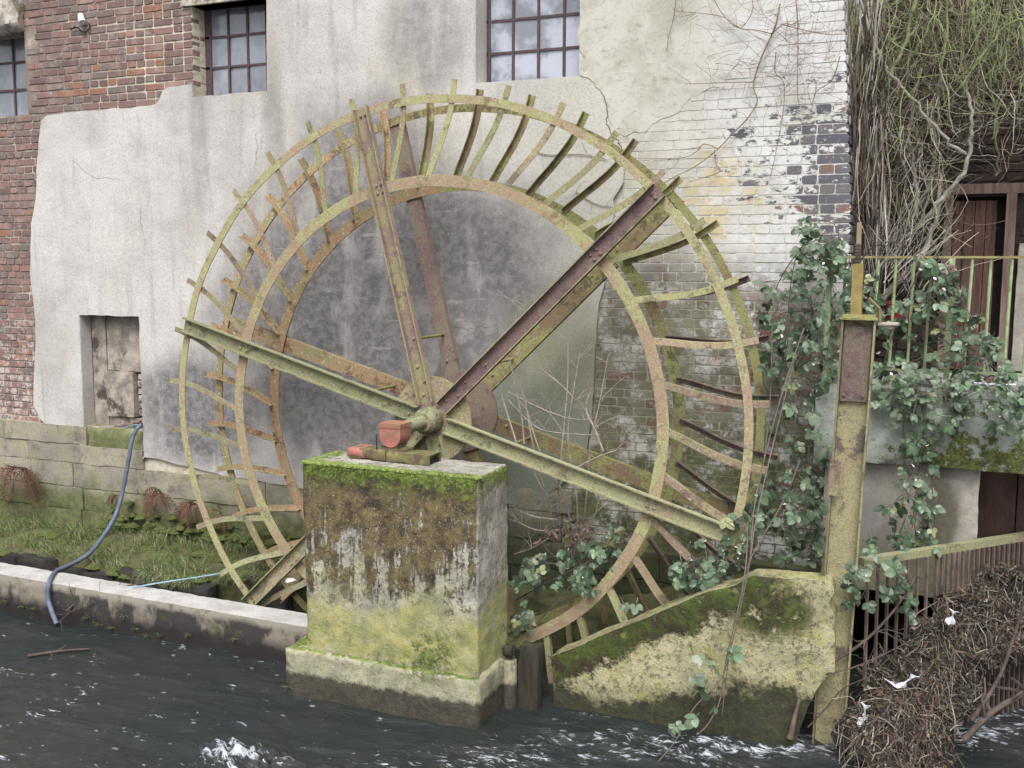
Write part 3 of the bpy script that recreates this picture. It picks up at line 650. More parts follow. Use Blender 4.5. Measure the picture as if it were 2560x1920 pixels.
# --- bricks
rb = random.Random(5); CH = .0735
protos = {}
def proto(kind):
    if kind not in protos:
        L = []
        for i in range(10):
            b = MB(); wd = {'s': .238, 'h': .114, 'c': .175}[kind]; brick_mesh(b, 0, 0, wd-.012, CH-.014, 0, .06 if kind != 'c' else .06, rb, 0)
            o = b.build('brick', BRICK); L.append(o.data); bpy.data.objects.remove(o)
        protos[kind] = L
    return rb.choice(protos[kind])
single = 0; rest = MB(); nb_ = 0
rows = int((ZT-1.45)/CH)
inA = [(x, z) for x, z in PA]
def covered(x, z, m=.0):
    return inpoly((x, z), PA) or inpoly((x, z), PB)
zoff = wz(484, 200)[1] % CH
cand = []
for k in range(rows):
    z = 1.44+zoff+k*CH; hdr = k % 2
    x = win1[0]+.006; first = True
    while x > XL:
        if hdr: kind = 'h' if rb.random() < .85 else 's'
        else: kind = 's' if rb.random() < .8 else 'h'
        if z < win0[2]+.02 and x < -8.2: kind = 'h' if rb.random() < .75 else 's'
        wd = {'s': .238, 'h': .114}[kind]
        if first and not hdr: kind = 'h'; wd = .114
        if first and hdr: kind = 's' if rb.random() < .5 else 'h'; wd = {'s': .238, 'h': .114}[kind]
        cx = x-wd/2; x -= wd+rb.uniform(-.003, .004); f0 = first; first = False
        ov = [covered(cx+a, z+b) for a in (-wd*.45, wd*.45) for b in (-.03, .03)]
        if all(ov): continue
        if win0[0]-.1 < cx < win0[1]+wd*.3 and win0[2]-.03 < z < win0[3]+.03: continue
        if win0[0]-.1 < cx < win0[1]+wd*.5-.01 and win0[2] < z+.03 < win0[3]+.06: continue
        if abs(cx-(nic[0]+nic[1])/2) < .5 and z < nic[3]+.05: continue
        if x < -10.85: continue
        cand.append((cx, z+rb.uniform(-.003, .003)+.004*math.sin(cx*2.1+k), wd, kind, f0))
# nearest and clearest first: the brick panel left of the left window
cand.sort(key=lambda c: (c[1] < 4.6 or c[1] > 5.75, -c[0]))
for c in cand:
    cx, z, wd, kind, f0 = c
    if f0:      # jamb bricks run back into the window reveal
        brick_mesh(rest, cx, z, wd-.012, CH-.013, WALL, .105 if wd < .2 else .19, rb, rb.random())
        if wd < .2: brick_mesh(rest, cx, z, wd-.014, CH-.013, WALL+.116, .075, rb, rb.random())
        continue
    if single < 288 and cx > -10:
        o = bpy.data.objects.new('brick', proto(kind)); COL.objects.link(o); o.parent = mill; o.location = (cx, WALL, z)
        o.rotation_euler = (rb.uniform(-.01, .01), rb.uniform(-.012, .012), rb.uniform(-.01, .01)); single += 1
    else: brick_mesh(rest, cx, z, wd-.012, CH-.013, WALL, .06, rb, rb.random())
# brick reveal of the left window: second brick in depth
for k in range(18):
    z = win1[2]+.03+k*CH
    if z < win1[3]-.02:
        b = rest; y0 = WALL+.19
rest.build('brickwork', BRICK, mill)['kind'] = 'stuff'
# whitewashed and bare brickwork up to the corner, running back along the return
pw = MB(); wallz = 0.9
for k in range(int((ZT-.85)/CH)):
    z = .86+k*CH; hdr = k % 2; x = xe(z); first = True
    while x > -3.3:
        kind = 'h' if (hdr and rb.random() < .85) or (not hdr and rb.random() < .25) else 's'
        if first: kind = 'h' if hdr else 's'
        wd = {'s': .238, 'h': .114}[kind]; dep = (.24 if kind == 'h' else .115) if first else .05
        cx = x-wd/2; x -= wd+rb.uniform(-.003, .004)
        ov = [inpoly((cx+a, z+b), PB) for a in (-wd*.45, wd*.45) for b in (-.03, .03)]
        if all(ov): first = False; continue
        if win2[0]-.05 < cx < win2[1]+.02 and z > win2[2]-.04: first = False; continue
        if cx-wd/2 < win2[1]+.005 and z > win2[2]-.04: continue
        gp = .008 if z < 3.7 else .008-.0055*min(1, (z-3.7)/.5)*min(1, max(0, (-.9-cx)/.7))
        brick_mesh(pw, cx, z, wd-gp, CH-gp-.001, WALL+.002, dep, rb, rb.random(), True)
        if first:
            # return face bricks (turned to face +x)
            y = WALL+dep+.008
            while y < 9.3:
                w2 = .238 if (hdr and rb.random() < .8) or rb.random() < .3 else .114
                t = MB(); brick_mesh(t, 0, 0, w2-.009, CH-.010, 0, .05, rb, 0, True)
                pw.add([(xe(z)-v[1]+.002, y+w2/2+v[0], z+v[2]) for v in t.v], t.f, rb.random()); y += w2
            first = False
pw.build('whitewashed_brickwork', PAINTED, mill)['kind'] = 'stuff'
# --- stone plinth, block by block
rs = random.Random(3); zr = [(.30, .56), (.56, .80), (.80, 1.06), (1.06, 1.26), (1.26, 1.46)]
ns = 0
for k, (z0, z1) in enumerate(zr):
    x = -10.6+rs.uniform(0, .4)
    while x < -.7:
        L = rs.uniform(.55, 1.25) if x < -4.5 else rs.uniform(.3, .6)
        x1 = min(x+L, -.66); cx, cz = (x+x1)/2, (z0+z1)/2
        if x1-x > .08 and not (k >= 3 and (covered(cx, cz) and covered(cx, z1-.02))) and not (cx > -2.9 and k >= 2) and not (nic[0]-.05 < cx < nic[1]+.1 and k == 4):
            b = MB(); rough_box(b, x+.002, x1-.002, WALL-.022-rs.uniform(0, .014), WALL+.05, z0+.0015+rs.uniform(0, .004), z1-.0015, .05, .011, rs.uniform(0, 50), chip=.003)
            b.build('stone', STONE, mill, True); ns += 1
        x = x1
# moss-covered niche sill, niche back and dark slot
b = MB(); rough_box(b, nic[0]+.02, nic[1]-.005, WALL-.02, WALL+.4, nic[2]-.27, nic[2], .05, .012, 4, chip=.02)
b.build('niche_sill', simple('mossy_sill', lin(132, 138, 84, K), lin(98, 104, 56, K), 9, .95, .8, .01, c3=lin(150, 146, 124, K)), mill, True)
NB = simple('niche_stone', lin(188, 174, 158, K), lin(134, 122, 114, K), 7, .95, .9, .02, c3=lin(74, 64, 62, K))
for (a, c, d, e, sd) in ((nic[0], nic[0]+.2, nic[2]-.02, nic[3], 1), (nic[0]+.2, nic[1]-.22, nic[2]+.1, nic[2]+.58, 2), (nic[0]+.2, nic[1]-.1, nic[2]+.58, nic[3], 3), (nic[0]+.2, nic[1]-.12, nic[2]-.02, nic[2]+.1, 5)):
    b = MB(); rough_box(b, a+.004, c-.004, WALL+.13-.03*(sd == 2), WALL+.4, d+.002, e-.002, .05, .01, sd*3, chip=.006); b.build('niche_stone', NB, mill, True)
b = MB(); b.box(nic[0]-.01, nic[0]+.004, WALL-.02, WALL+.125, nic[2], nic[3]-.002); b.build('niche_jamb', PLASTER, mill)
for q in range(7):
    b = MB(); z = nic[2]+.12+q*.075; rough_box(b, nic[1]-.21, nic[1]-.07-.02*(q % 2), WALL+.15, WALL+.4, z, z+.066, .03, .008, q+9, chip=.008); b.build('brick', BRICK, mill, True)
b = MB(); b.box(nic[0]-.1, nic[1]+.1, WALL+.43, WALL+.46, nic[2]-.1, nic[3]+.1); b.build('niche_back', DARKHOLE, mill)  # dark sheet standing in for the shade inside the slot
# --- iron windows
def window(hole, cols, rowh, y, xl, extra=0.0, patch=None):
    x0, x1, z0, z1 = hole
    fr = MB(); t = .022
    fr.box(x0-.02, x0-.02+xl, y-.012, y+.03, z0, z1); zs = z0
    wv = bpy.data.objects.new('window', None); COL.objects.link(wv); wv.parent = mill
    xs = cols
    for x in xs: fr.box(x-t/2, x+t/2, y-.014, y+.016, z0-.01, z1+.02)
    nr = int((z1-z0)/rowh+.99)
    for k in range(nr+1):
        z = z0+.012+k*rowh
        if z < z1+.05: fr.box(x0-.02, xs[-1]+t, y-.012, y+.014, z-t/2, z+t/2)
    fr.build('frame', FRAME, wv)
    for i in range(len(xs)-1):
        for k in range(nr):
            za, zb = z0+.012+k*rowh, min(z0+.012+(k+1)*rowh, z1+.03)
            if zb-za < .04: continue
            b = MB(); tl = rs.uniform(-.004, .004); tv = rs.uniform(-.004, .004)
            a, c = xs[i]+t/2-.004, xs[i+1]-t/2+.004; za += .006; zb -= .006
            b.add([(a, y+tl, za), (c, y-tl, za), (c, y-tl+tv, zb), (a, y+tl+tv, zb), (a, y+tl+.005, za), (c, y-tl+.005, za), (c, y-tl+tv+.005, zb), (a, y+tl+tv+.005, zb)],
                  [(0, 1, 2, 3), (5, 4, 7, 6), (0, 4, 5, 1), (1, 5, 6, 2), (2, 6, 7, 3), (3, 7, 4, 0)])
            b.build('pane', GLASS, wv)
    return wv
YW = WALL+.2
window(win1, [at(x, 150, YW).x for x in (529, 574, 622, 669)], .285, YW, .07)
window(win2, [at(x, 150, YW).x for x in (1225, 1284, 1347, 1411, 1470)], .268, YW, .05)
window(win0, [at(36-95*1, 180, YW).x, at(-12, 180, YW).x, at(36, 180, YW).x, at(82, 180, YW).x], .285, YW, .03)
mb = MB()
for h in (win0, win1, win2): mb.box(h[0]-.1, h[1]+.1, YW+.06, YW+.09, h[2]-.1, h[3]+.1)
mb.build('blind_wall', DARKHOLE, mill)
mb = MB(); mb.box(win1[0]-.1, win1[1]+.05, WALL-.03, WALL+.2, win1[3], win1[3]+.12); mb.build('lintel', LINTEL, mill)
b = MB(); rough_box(b, win0[1]-.75, win0[1]+.03, WALL-.14, WALL+.1, win0[3]+.0, win0[3]+.42, .05, .05, 8, chip=.04); b.build('lintel', LINTEL, mill, True)
b = MB(); b.box(win2[0], win2[1], WALL-.036+.004, WALL+.2, win2[2]-.02, win2[2]+.004); b.build('window_sill', PLASTER, mill)
# smooth left jambs of the middle window
b = MB(); b.box(win2[0]-.02, win2[0]+.006, WALL-.03, WALL+.2, win2[2], ZT-.41); b.build('window_jamb', PLASTER, mill)
# ------------------------------------------------------------------ lamp and cable on the brick wall
lamp = thing('wall_lamp', 'small white lamp with a curled black cable on the red brick wall', 'lamp')
p = at(214, 52, WALL)
b = MB(); b.tube([p+Vector((-.03, -.03, .05)), p+Vector((0, -.05, .0)), p+Vector((.02, -.06, -.03))], .028, .036, 8); b.build('lamp_shade', WHITE, lamp, True)
b = MB(); b.box(p.x-.05, p.x-.01, WALL-.03, WALL+.004, p.z+.0, p.z+.06); b.build('bracket', FRAME, lamp)
b = MB(); b.tube(smooth_path([at(x, y, WALL-.02) for x, y in ((222, 58), (224, 70), (216, 79), (205, 79), (195, 70), (186, 68), (177, 75))], 4), .006, None, 5); b.build('cable', DARKHOLE, lamp, True)
# ------------------------------------------------------------------ ledge under the wall
b = MB()
def ledge_y(x):
    if x < -6.2: return 7.17
    if x < -5.7: return 7.17+(x+6.2)/.5*.46
    return 7.63
def lwarp(p):
    t = (p.y-7.0)/1.02; y0 = ledge_y(p.x); y = y0+(8.02-y0)*t
    z = p.z
    if p.z > .1:
        z = p.z+.06*noise.fractal(Vector((p.x*2.2, y*3, 0)), .8, 2, 4)-.05*(1-t)+.03*t
        if p.x > -2.4: z += min(1, (p.x+2.4)/1.0)*.34*(.4+.6*t)
    return (p.x, y, z)
rough_box(b, -10.6, -.68, 7.0, 8.02, -.2, .37, .075, .03, 2, lwarp, .03)
tag(b.build('ground', SOIL, smooth=True), kind='structure')
# kerb-like stones along the ledge edge
rs2 = random.Random(21); x = -10.4
lw = thing('ledge_wall', 'dark wet stone edging below the grassy ledge', 'wall')
while x < -5.8:
    L = rs2.uniform(.4, .8); y = ledge_y(x+L/2)
    b = MB(); rough_box(b, x+.005, x+L-.005, y-.06-rs2.uniform(0, .03), y+.1, -.15, .29+rs2.uniform(-.03, .03), .06, .018, rs2.uniform(0, 40), chip=.02); b.build('stone', LEDGE, lw, True)
    x += L
# ------------------------------------------------------------------ coping wall in the river
b = MB()
cw = thing('coping_wall', 'low concrete wall with pale flat top and dark wet face along the water', 'wall')
rough_box(b, -10.6, -4.42, 6.525, 6.80, -.25, .325+.0, .05, .005, 6, lambda p: (p.x, p.y+.0*p.x, p.z+(.025*(-4.4-p.x)/3.3 if p.z > .1 else 0)), .008)
b.build('wall_body', COPING, cw, True)
# ------------------------------------------------------------------ pier
pier = thing('concrete_pier', 'massive mossy concrete pier carrying the axle bearing', 'pier')
b = MB(); rough_box(b, -4.17, -2.776, 6.08, 6.62, .30, 1.742, .022, .008, 1, lambda p: (p.x+(.02*(1.74-p.z)/1.4 if p.x < -4 else 0), p.y, p.z), .018); b.build('pier_shaft', PIER, pier, True)
b = MB(); rough_box(b, -4.32, -2.752, 6.035, 6.72, -.25, .356, .024, .011, 3, lambda p: (p.x, p.y, p.z), .022); b.build('footing', PIER, pier, True)
# ------------------------------------------------------------------ sloping block right of the wheel
TOP = [(-2.447, .366), (-2.36, .403), (-1.377, .958), (-1.127, 1.064), (-1.06, 1.126), (-.553, 1.15), (-.4, 1.15)]
def ztop(x):
    for (a, c), (d, e) in zip(TOP, TOP[1:]):
        if x <= d: return c+(e-c)*(x-a)/(d-a)
    return TOP[-1][1]
RGT = [(-.3, -.76), (.06, -.725), (.3, -.66), (.467, -.589), (.56, -.511), (.93, -.52), (1.0, -.56), (1.087, -.531), (1.2, -.553)]
def xright(z):
    for (a, c), (d, e) in zip(RGT, RGT[1:]):
        if z <= d: return c+(e-c)*(z-a)/(d-a)
    return RGT[-1][1]
def bwarp(p):
    zt = ztop(-2.447+p.x*1.9); z = -.25+p.z*(zt+.25); xr = xright(z); xl = -2.447+.03*(1-z/.4 if z < .4 else 0)
    x = xl+(xr-xl)*p.x; z = -.25+p.z*(ztop(x)+.25)
    return (x, 6.62+p.y*.2, z)
b = MB(); nb = MB()
rough_box(nb, 0, 1, 0, 1, 0, 1, .026, .010, 5, bwarp, .012)
sb = nb.build('concrete_block', BLOCK, None, True); tag(sb, 'sloping mossy concrete block between wheel and steel post', 'block')
# timber stake and stub pipe in the gap between pier and block
st = MB(); rough_box(st, -2.66, -2.50, 6.5, 6.62, -.2, .47, .035, .012, 12, lambda p: (p.x+.03*(p.z), p.y, p.z), .012)
tag(st.build('timber_stake', RAWTIMBER, None, True), 'rotten dark timber stake standing between pier and sloping block', 'stake')
st = MB(); a = atz(1283, 1768, 0); st.tube([(-2.71, 6.5, -.2), (-2.715, 6.5, .34)], .055, .052, 12)
tag(st.build('concrete_pipe', PIER, None, False), 'short upright mossy pipe close against the pier', 'pipe')
st = MB(); rough_box(st, -2.77, -2.66, 6.46, 6.55, .36, .45, .025, .02, 30, None, .03)
tag(st.build('rotten_stump', RAWTIMBER, None, True), 'small hollow stump end above the upright pipe beside the pier', 'stump')
# ------------------------------------------------------------------ water wheel
wheel = thing('water_wheel', 'rusty iron water wheel frame without paddles, green with algae', 'water wheel')
XC, ZC = -3.581, H-1.171
RO, RI = 2.431, 1.824
Y1, Y2 = 7.0, 7.5
def ring(name, Rc, wd, y0, y1, mat, seg=144, a0=0, a1=360):
    b = MB(); n = seg
    for i in range(n):
        t = math.radians(a0+(a1-a0)*i/n); c, s_ = math.cos(t), math.sin(t)
        jr = .006*noise.noise(Vector((i*.25, Rc*7, y0))); jy = .006*noise.noise(Vector((i*.2, y0*3, 8)))
        for rr, yy in ((Rc-wd/2, y0), (Rc+wd/2, y0), (Rc+wd/2, y1), (Rc-wd/2, y1)): b.v.append((XC+(rr+jr)*c, yy+jy, ZC+(rr+jr)*s_)); b.r.append(0)
    for i in range(n):
        o, q = 4*i, 4*((i+1) % n)
        for k in range(4): b.f.append((o+k, q+k, q+(k+1) % 4, o+(k+1) % 4))
    return b.build(name, mat, wheel)
ring('outer_ring', RO-.005, .062, Y1-.004, Y1+.004, I_RING)
ring('inner_ring', RI, .088, Y1-.004, Y1+.004, I_RGRN)
ro = ring('outer_ring', RO-.005, .062, Y2-.004, Y2+.004, I_OLIVE); ro['label'] = 'olive green outer ring on the wall side'
ri = ring('inner_ring', RI, .088, Y2-.004, Y2+.004, I_OLIVE)
# the wall-side rings rust bare on the left: overlay lengths of bare ring
def ringseg(name, Rc, wd, y0, y1, mat, a0, a1):
    b = MB(); n = 30
    for i in range(n+1):
        t = math.radians(a0+(a1-a0)*i/n); c, s_ = math.cos(t), math.sin(t)
        for rr, yy in ((Rc-wd/2, y0), (Rc+wd/2, y0), (Rc+wd/2, y1), (Rc-wd/2, y1)): b.v.append((XC+rr*c, yy, ZC+rr*s_)); b.r.append(.3)
    for i in range(n):
        for k in range(4): b.f.append((4*i+k, 4*i+4+k, 4*i+4+(k+1) % 4, 4*i+(k+1) % 4))
    b.f += [(0, 1, 2, 3), (4*n+3, 4*n+2, 4*n+1, 4*n)]
    return b.build(name, mat, wheel)
ringseg('ring_plate', RO-.005, .066, Y2-.013, Y2-.0055, I_ORANGE, 108, 222)['label'] = 'bare orange length of the wall-side outer ring'
ringseg('ring_plate', RI, .093, Y2-.013, Y2-.0055, I_ORANGE, 96, 226)['label'] = 'bare orange length of the wall-side inner ring'
def arm(ang, front):
    t = math.radians(ang); d = Vector((math.cos(t), 0, math.sin(t))); n = Vector((-d.z, 0, d.x)); c = Vector((XC, 0, ZC))
    hw, fl, th = .062, .055, .008
    y = Y1-.005 if front else Y2+.005; sg = -1 if front else 1
    prof = [(-hw, 0), (hw, 0), (hw, sg*fl), (hw-th, sg*fl), (hw-th, sg*th), (-hw+th, sg*th), (-hw+th, sg*fl), (-hw, sg*fl)]
    a0, a1 = .13, RO+.028
    b = MB(); vs = []
    for rr in (a0, .8, 1.6, a1):
        for (u, v) in prof:
            q = c+d*rr+n*u; vs.append((q.x, y+v, q.z))
    k = len(prof); fs = []
    for i in range(3):
        for j in range(k): fs.append((i*k+j, i*k+(j+1) % k, (i+1)*k+(j+1) % k, (i+1)*k+j))
    fs += [tuple(range(k))[::-1], tuple(range(3*k, 4*k))]
    b.add(vs, fs)
    if front: mat = {44: I_PURP, 104: I_MAUVE}.get(ang, I_LICH)
    else: mat = {164: I_ORANGE, 104: I_PURP}.get(ang, I_OLIVE)
    o = b.build('arm', mat, wheel)
    if front:
        e = MB()
        for u in (-hw+th/2, hw-th/2):
            q0, q1 = c+d*(a0+.01)+n*u, c+d*(a1-.002)+n*u
            for s_ in (1,):
                g = MB()
                w2 = th/2+.001
                pts = []
                for q in (q0, q1):
                    for uu in (-w2, w2):
                        for yy in (y-fl-.002, y-fl+.006): r_ = q+n*uu; pts.append((r_.x, yy, r_.z))
                e.add(pts, [(0, 1, 3, 2), (4, 6, 7, 5), (0, 2, 6, 4), (1, 5, 7, 3), (0, 4, 5, 1), (2, 3, 7, 6)])
        e.build('flange_edge', I_LICH if ang != 104 else I_RING, o)
    r = MB()
    for rr, uu in ((.2, .02), (.3, -.015), (.42, .02), (.64, 0), (RI-.03, .022), (RI-.03, -.022), (RI+.03, .022), (RI+.03, -.022), (RO-.03, .02), (RO-.03, -.02)):
        q = c+d*rr+n*uu; yy = y-th if front else y-.001
        r.tube([(q.x, yy, q.z), (q.x, yy-.008, q.z), (q.x, yy-.013, q.z)], .014, .007, 8)
    r.build('rivet_heads', mat, o)
for k in range(6):
    for fr in (True, False): arm(44+60*k, fr)
# curved paddle irons: flat leg on the ring, second leg pointing inwards
def iron(theta, front, mat, rr_):
    key = [(2.565, 0), (2.44, .15), (2.33, .45), (2.2, 1.3), (2.08, 2.45), (1.96, 3.9), (1.83, 5.5)]
    b = MB(); vs = []; wd, fl, th = .046, .04, .006
    y = Y1+.0045 if front else Y2-.0045; sg = 1 if front else -1
    jt = rr_.uniform(-.25, .25); P = []
    for rr, dt in key:
        t = math.radians(theta+dt+jt); P.append(Vector((XC+rr*math.cos(t), 0, ZC+rr*math.sin(t))))
    P = smooth_path(P, 2); k = 6
    for i, p in enumerate(P):
        d = (P[min(i+1, len(P)-1)]-P[max(i-1, 0)]).normalized(); n = Vector((-d.z, 0, d.x))
        n = -n     # counter-clockwise side carries the inward leg
        prof = [(-wd/2, 0), (wd/2, 0), (wd/2, sg*(fl+th)), (wd/2-th, sg*(fl+th)), (wd/2-th, sg*th), (-wd/2, sg*th)]
        for u, v in prof: q = p+n*u; vs.append((q.x, y+v, q.z))
    m = len(P); fs = []
    for i in range(m-1):
        for j in range(k): fs.append((i*k+j, i*k+(j+1) % k, (i+1)*k+(j+1) % k, (i+1)*k+j))
    fs += [tuple(range(k))[::-1], tuple(range((m-1)*k, m*k))]
    b.add(vs, fs, rr_.random()); b.build('paddle_iron', mat, wheel)
ri_ = random.Random(17)
for k in range(36):
    th = 5.6+10*k; a = th % 360
    fm = I_LICH if 175 < a < 235 else (I_PINK if (120 < a < 178 or a > 330 or a < 30) and ri_.random() < .6 else I_RING)
    rm = I_ORANGE if 98 < a < 235 else (I_PURP if (a < 30 or a > 325) else I_OLIVE)
    if 30 < a < 98 and k % 2: rm = I_OLIVE
    iron(th, True, fm, ri_); iron(th, False, rm, ri_)
def disc(name, y0, y1, r, mat, n=40):
    b = MB(); b.tube([(XC, y0, ZC), (XC, y1, ZC)], r, r, n); return b.build(name, mat, wheel)
hb = disc('hub_disc', Y1-.004, Y1+.012, .335, I_PINK); disc('hub_disc', Y2-.012, Y2+.004, .335, I_PURP)
b = MB(); b.tube([(XC, Y1-.012, ZC), (XC, Y1-.006, ZC)], .175, .175, 6); b.build('hub_plate', I_PINK, wheel)
b = MB(); b.tube([(XC, 6.86, ZC), (XC, 6.99, ZC)], .098, .105, 20); b.tube([(XC, 6.82, ZC), (XC, 6.86, ZC)], .075, .098, 20); b.build('hub_collar', I_LICH, wheel)
b = MB(); b.tube([(XC, 6.34, ZC), (XC, 7.62, ZC)], .05, .05, 18); b.build('axle', I_LICH, wheel, True)
for k in range(6):
    t = math.radians(44+60*k); b = MB(); q = (XC+.64*math.cos(t), ZC+.64*math.sin(t)); b.tube([(q[0], Y1-.02, q[1]), (q[0], Y2+.02, q[1])], .011, None, 8); b.build('tie_rod', I_OLIVE, wheel)
# ------------------------------------------------------------------ bearing on the pier
br = thing('bearing_block', 'red painted axle bearing bolted to the mossy pier top', 'bearing')
zt = 1.742
b = MB(); rough_box(b, XC-.33, XC-.02, 6.30, 6.47, zt+.005, zt+.085, .03, .006, 2, lambda p: (p.x, p.y, p.z), .012); rough_box(b, XC-.02, XC+.30, 6.30, 6.47, zt+.005, zt+.075, .03, .008, 7, None, .012); b.build('base', MOSSYRUST, br, True)
b = MB(); rough_box(b, XC-.345, XC-.19, 6.292, 6.478, zt+.01, zt+.088, .03, .003, 3, None, .02); b.build('base_foot', REDPAINT, br, True)
b = MB(); b.box(XC+.14, XC+.335, 6.30, 6.306, zt+.004, zt+.075); b.box(XC+.14, XC+.335, 6.47, 6.476, zt+.004, zt+.075); b.box(XC+.14, XC+.335, 6.306, 6.47, zt+.068, zt+.075); b.build('channel_end', MOSSYRUST, br)
b = MB(); b.box(XC+.15, XC+.325, 6.307, 6.469, zt+.004, zt+.03); b.build('channel_floor', DARKHOLE, br)  # dark floor stands in for shade in the hollow end
b = MB(); pr = [(-.085, .04), (-.085, -.03)]+[(-.085*math.cos(a), -.03-.085*math.sin(a)) for a in [math.pi*i/12 for i in range(1, 12)]]+[(.085, -.03), (.085, .04)]
n = len(pr); vs = [(XC+u, 6.33, ZC+v) for u, v in pr]+[(XC+u, 6.49, ZC+v) for u, v in pr]
b.add(vs, [tuple(range(n)), tuple(range(2*n-1, n-1, -1))]+[(i, n+i, n+(i+1) % n, (i+1) % n) for i in range(n)]); b.build('housing', REDPAINT, br)
b = MB(); rough_box(b, XC-.092, XC+.092, 6.322, 6.50, ZC+.022, ZC+.06, .03, .002, 5, None, .006); b.build('cap', simple('worn_red_cap', lin(188, 112, 88, K), lin(166, 128, 90, K), 16, .85, c3=lin(172, 168, 128, K)), br, True)
b = MB(); b.box(XC-.05, XC+.05, 6.34, 6.48, zt+.07, ZC-.1); b.box(XC-.12, XC+.12, 6.33, 6.47, zt+.07, zt+.095); b.build('pedestal', MOSSYRUST, br)
b = MB()
for i in range(9): q = Vector((XC-.1, 6.318, ZC-.03-.014*i)); b.tube([q+Vector((.003*(i % 2), 0, .008)), q+Vector((-.003*(i % 2), -.004, -.008))], .004, None, 5)
b.build('chain', DARKHOLE, br)
# ------------------------------------------------------------------ sluice post with rack and crank
post = thing('sluice_post', 'tall yellow-green rusty steel post with rack bar and hand crank', 'post')
PT, PBm = Vector((-.456, 6.75, at(2148, 800, 6.75).z)), Vector((-.53, 6.75, 0.2))
def pp(u, y, z):
    t = (z-PBm.z)/(PT.z-PBm.z); return (PBm.x+(PT.x-PBm.x)*t+u, y, z)
def pbox(mb, u0, u1, y0, y1, z0, z1):
    mb.add([pp(u0, y0, z0), pp(u1, y0, z0), pp(u1, y1, z0), pp(u0, y1, z0), pp(u0, y0, z1), pp(u1, y0, z1), pp(u1, y1, z1), pp(u0, y1, z1)],
           [(0, 3, 2, 1), (4, 5, 6, 7), (0, 1, 5, 4), (1, 2, 6, 5), (2, 3, 7, 6), (3, 0, 4, 7)])
zp = PT.z
b = MB(); pbox(b, -.1, .1, 6.815, 6.825, -.3, zp); b.build('web_plate', I_POST, post)
b = MB(); pbox(b, -.102, -.09, 6.75, 6.815, -.3, zp); b.build('flange', I_POST, post)
b = MB(); pbox(b, .09, .102, 6.75, 6.815, -.3, zp); b.build('flange', I_POST, post)
zc0 = at(2130, 1003, 6.79).z; zc1 = at(2146, 816, 6.79).z
b = MB(); pbox(b, -.083, .083, 6.785, 6.795, zc0, zc1)
cp = b.build('cover_plate', I_PURP, post); cp['label'] = 'purple brown rusty cover plate'
b = MB()
for u in (-.06, .055): q = pp(u, 6.785, zc0+.035); b.tube([q, (q[0], 6.775, q[2])], .012, .008, 8)
b.build('bolt', MOSSYRUST, cp)
b = MB(); pbox(b, -.112, .112, 6.735, 6.9, zp, zp+.012); pbox(b, -.1, .1, 6.76, 6.88, zp+.012, zp+.03); b.build('top_plate', I_OLIVE, post)
z0, z1 = at(2080, 1238, 6.75).z, at(2088, 1150, 6.75).z
b = MB(); pbox(b, -.112, -.045, 6.738, 6.748, z0, z1); b.build('side_plate', I_PINK, post)['label'] = 'short pinkish plate on the left edge'
rt_, rb_ = at(2149, 556, 6.85), at(2152, 785, 6.85)
b = MB(); b.box(rt_.x-.014, rt_.x+.014, 6.84, 6.865, zp+.02, rt_.z); b.build('rack_bar', simple('rack_steel', lin(150, 146, 122, K), lin(160, 122, 82, K), 9, .8, c3=lin(134, 110, 64, K)), post)
b = MB()
for i in range(7): z = at(2149, 612+8*i, 6.85).z; b.box(rt_.x-.02, rt_.x+.017, 6.83, 6.84, z-.006, z+.006)
b.build('rack_teeth', TWIG_BROWN, post)
b = MB(); b.box(rt_.x-.03, rt_.x+.035, 6.82, 6.9, zp+.03, at(2150, 660, 6.85).z); b.build('rack_guide', simple('ochre_steel', lin(166, 140, 70, K), lin(138, 122, 60, K), 12, .85), post)
b = MB(); b.tube([at(x, y, 6.8) for x, y in ((2172, 745), (2185, 758), (2200, 772))], .009, None, 7); b.tube([at(2200, 772, 6.8), at(2200, 808, 6.8)], .01, None, 7); b.build('crank', simple('crank_steel', lin(150, 118, 74, K), lin(128, 116, 70, K), 15, .85), post)
b = MB(); b.tube([at(2196, 811, 6.8), at(2246, 811, 6.8)], .013, .014, 9); b.build('handle', TWIG_PALE, post)
# ------------------------------------------------------------------ footbridge slab, railing, lower wall
pf = MB(); rough_box(pf, -.80, 2.2, 7.65, 9.28, 1.745, 2.30, .05, .012, 4, lambda p: (p.x, p.y, p.z+.0), .015)
tag(pf.build('concrete_platform', SLAB, None, True), 'mossy concrete platform slab under the green railing', 'platform')
rail = thing('railing', 'thin green painted metal railing overgrown with brambles', 'railing')
zr1, zr0 = 3.226, 2.428
b = MB(); b.box(-.745, 1.9, 7.735, 7.77, zr1-.016, zr1); b.build('top_rail', simple('rail_rust', lin(160, 152, 86, K), lin(128, 112, 66, K), 12, .8), rail)
b = MB(); b.box(-.745, 1.9, 7.742, 7.766, zr0-.014, zr0); b.build('bottom_rail', GREENPAINT, rail)
b = MB(); b.box(-.757, -.72, 7.735, 7.772, 2.28, zr1-.0165); b.build('post', GREENPAINT, rail)
b = MB(); b.box(.055, .093, 7.735, 7.772, 2.28, zr1-.0165); b.build('post', GREENPAINT, rail)
b = MB(); b.box(.9, .938, 7.735, 7.772, 2.28, zr1-.0165); b.build('post', GREENPAINT, rail)
for x in (-.63, -.52, -.408, -.29, -.173, -.055, .2, .322, .445, .567, .69, .81):
    b = MB(); b.tube([(x+R.uniform(-.004, .004)-.012, 7.754, zr0-.001), (x+R.uniform(-.004, .004), 7.754, zr1-.017)], .0105, None, 7); b.build('baluster', GREENPAINT, rail)
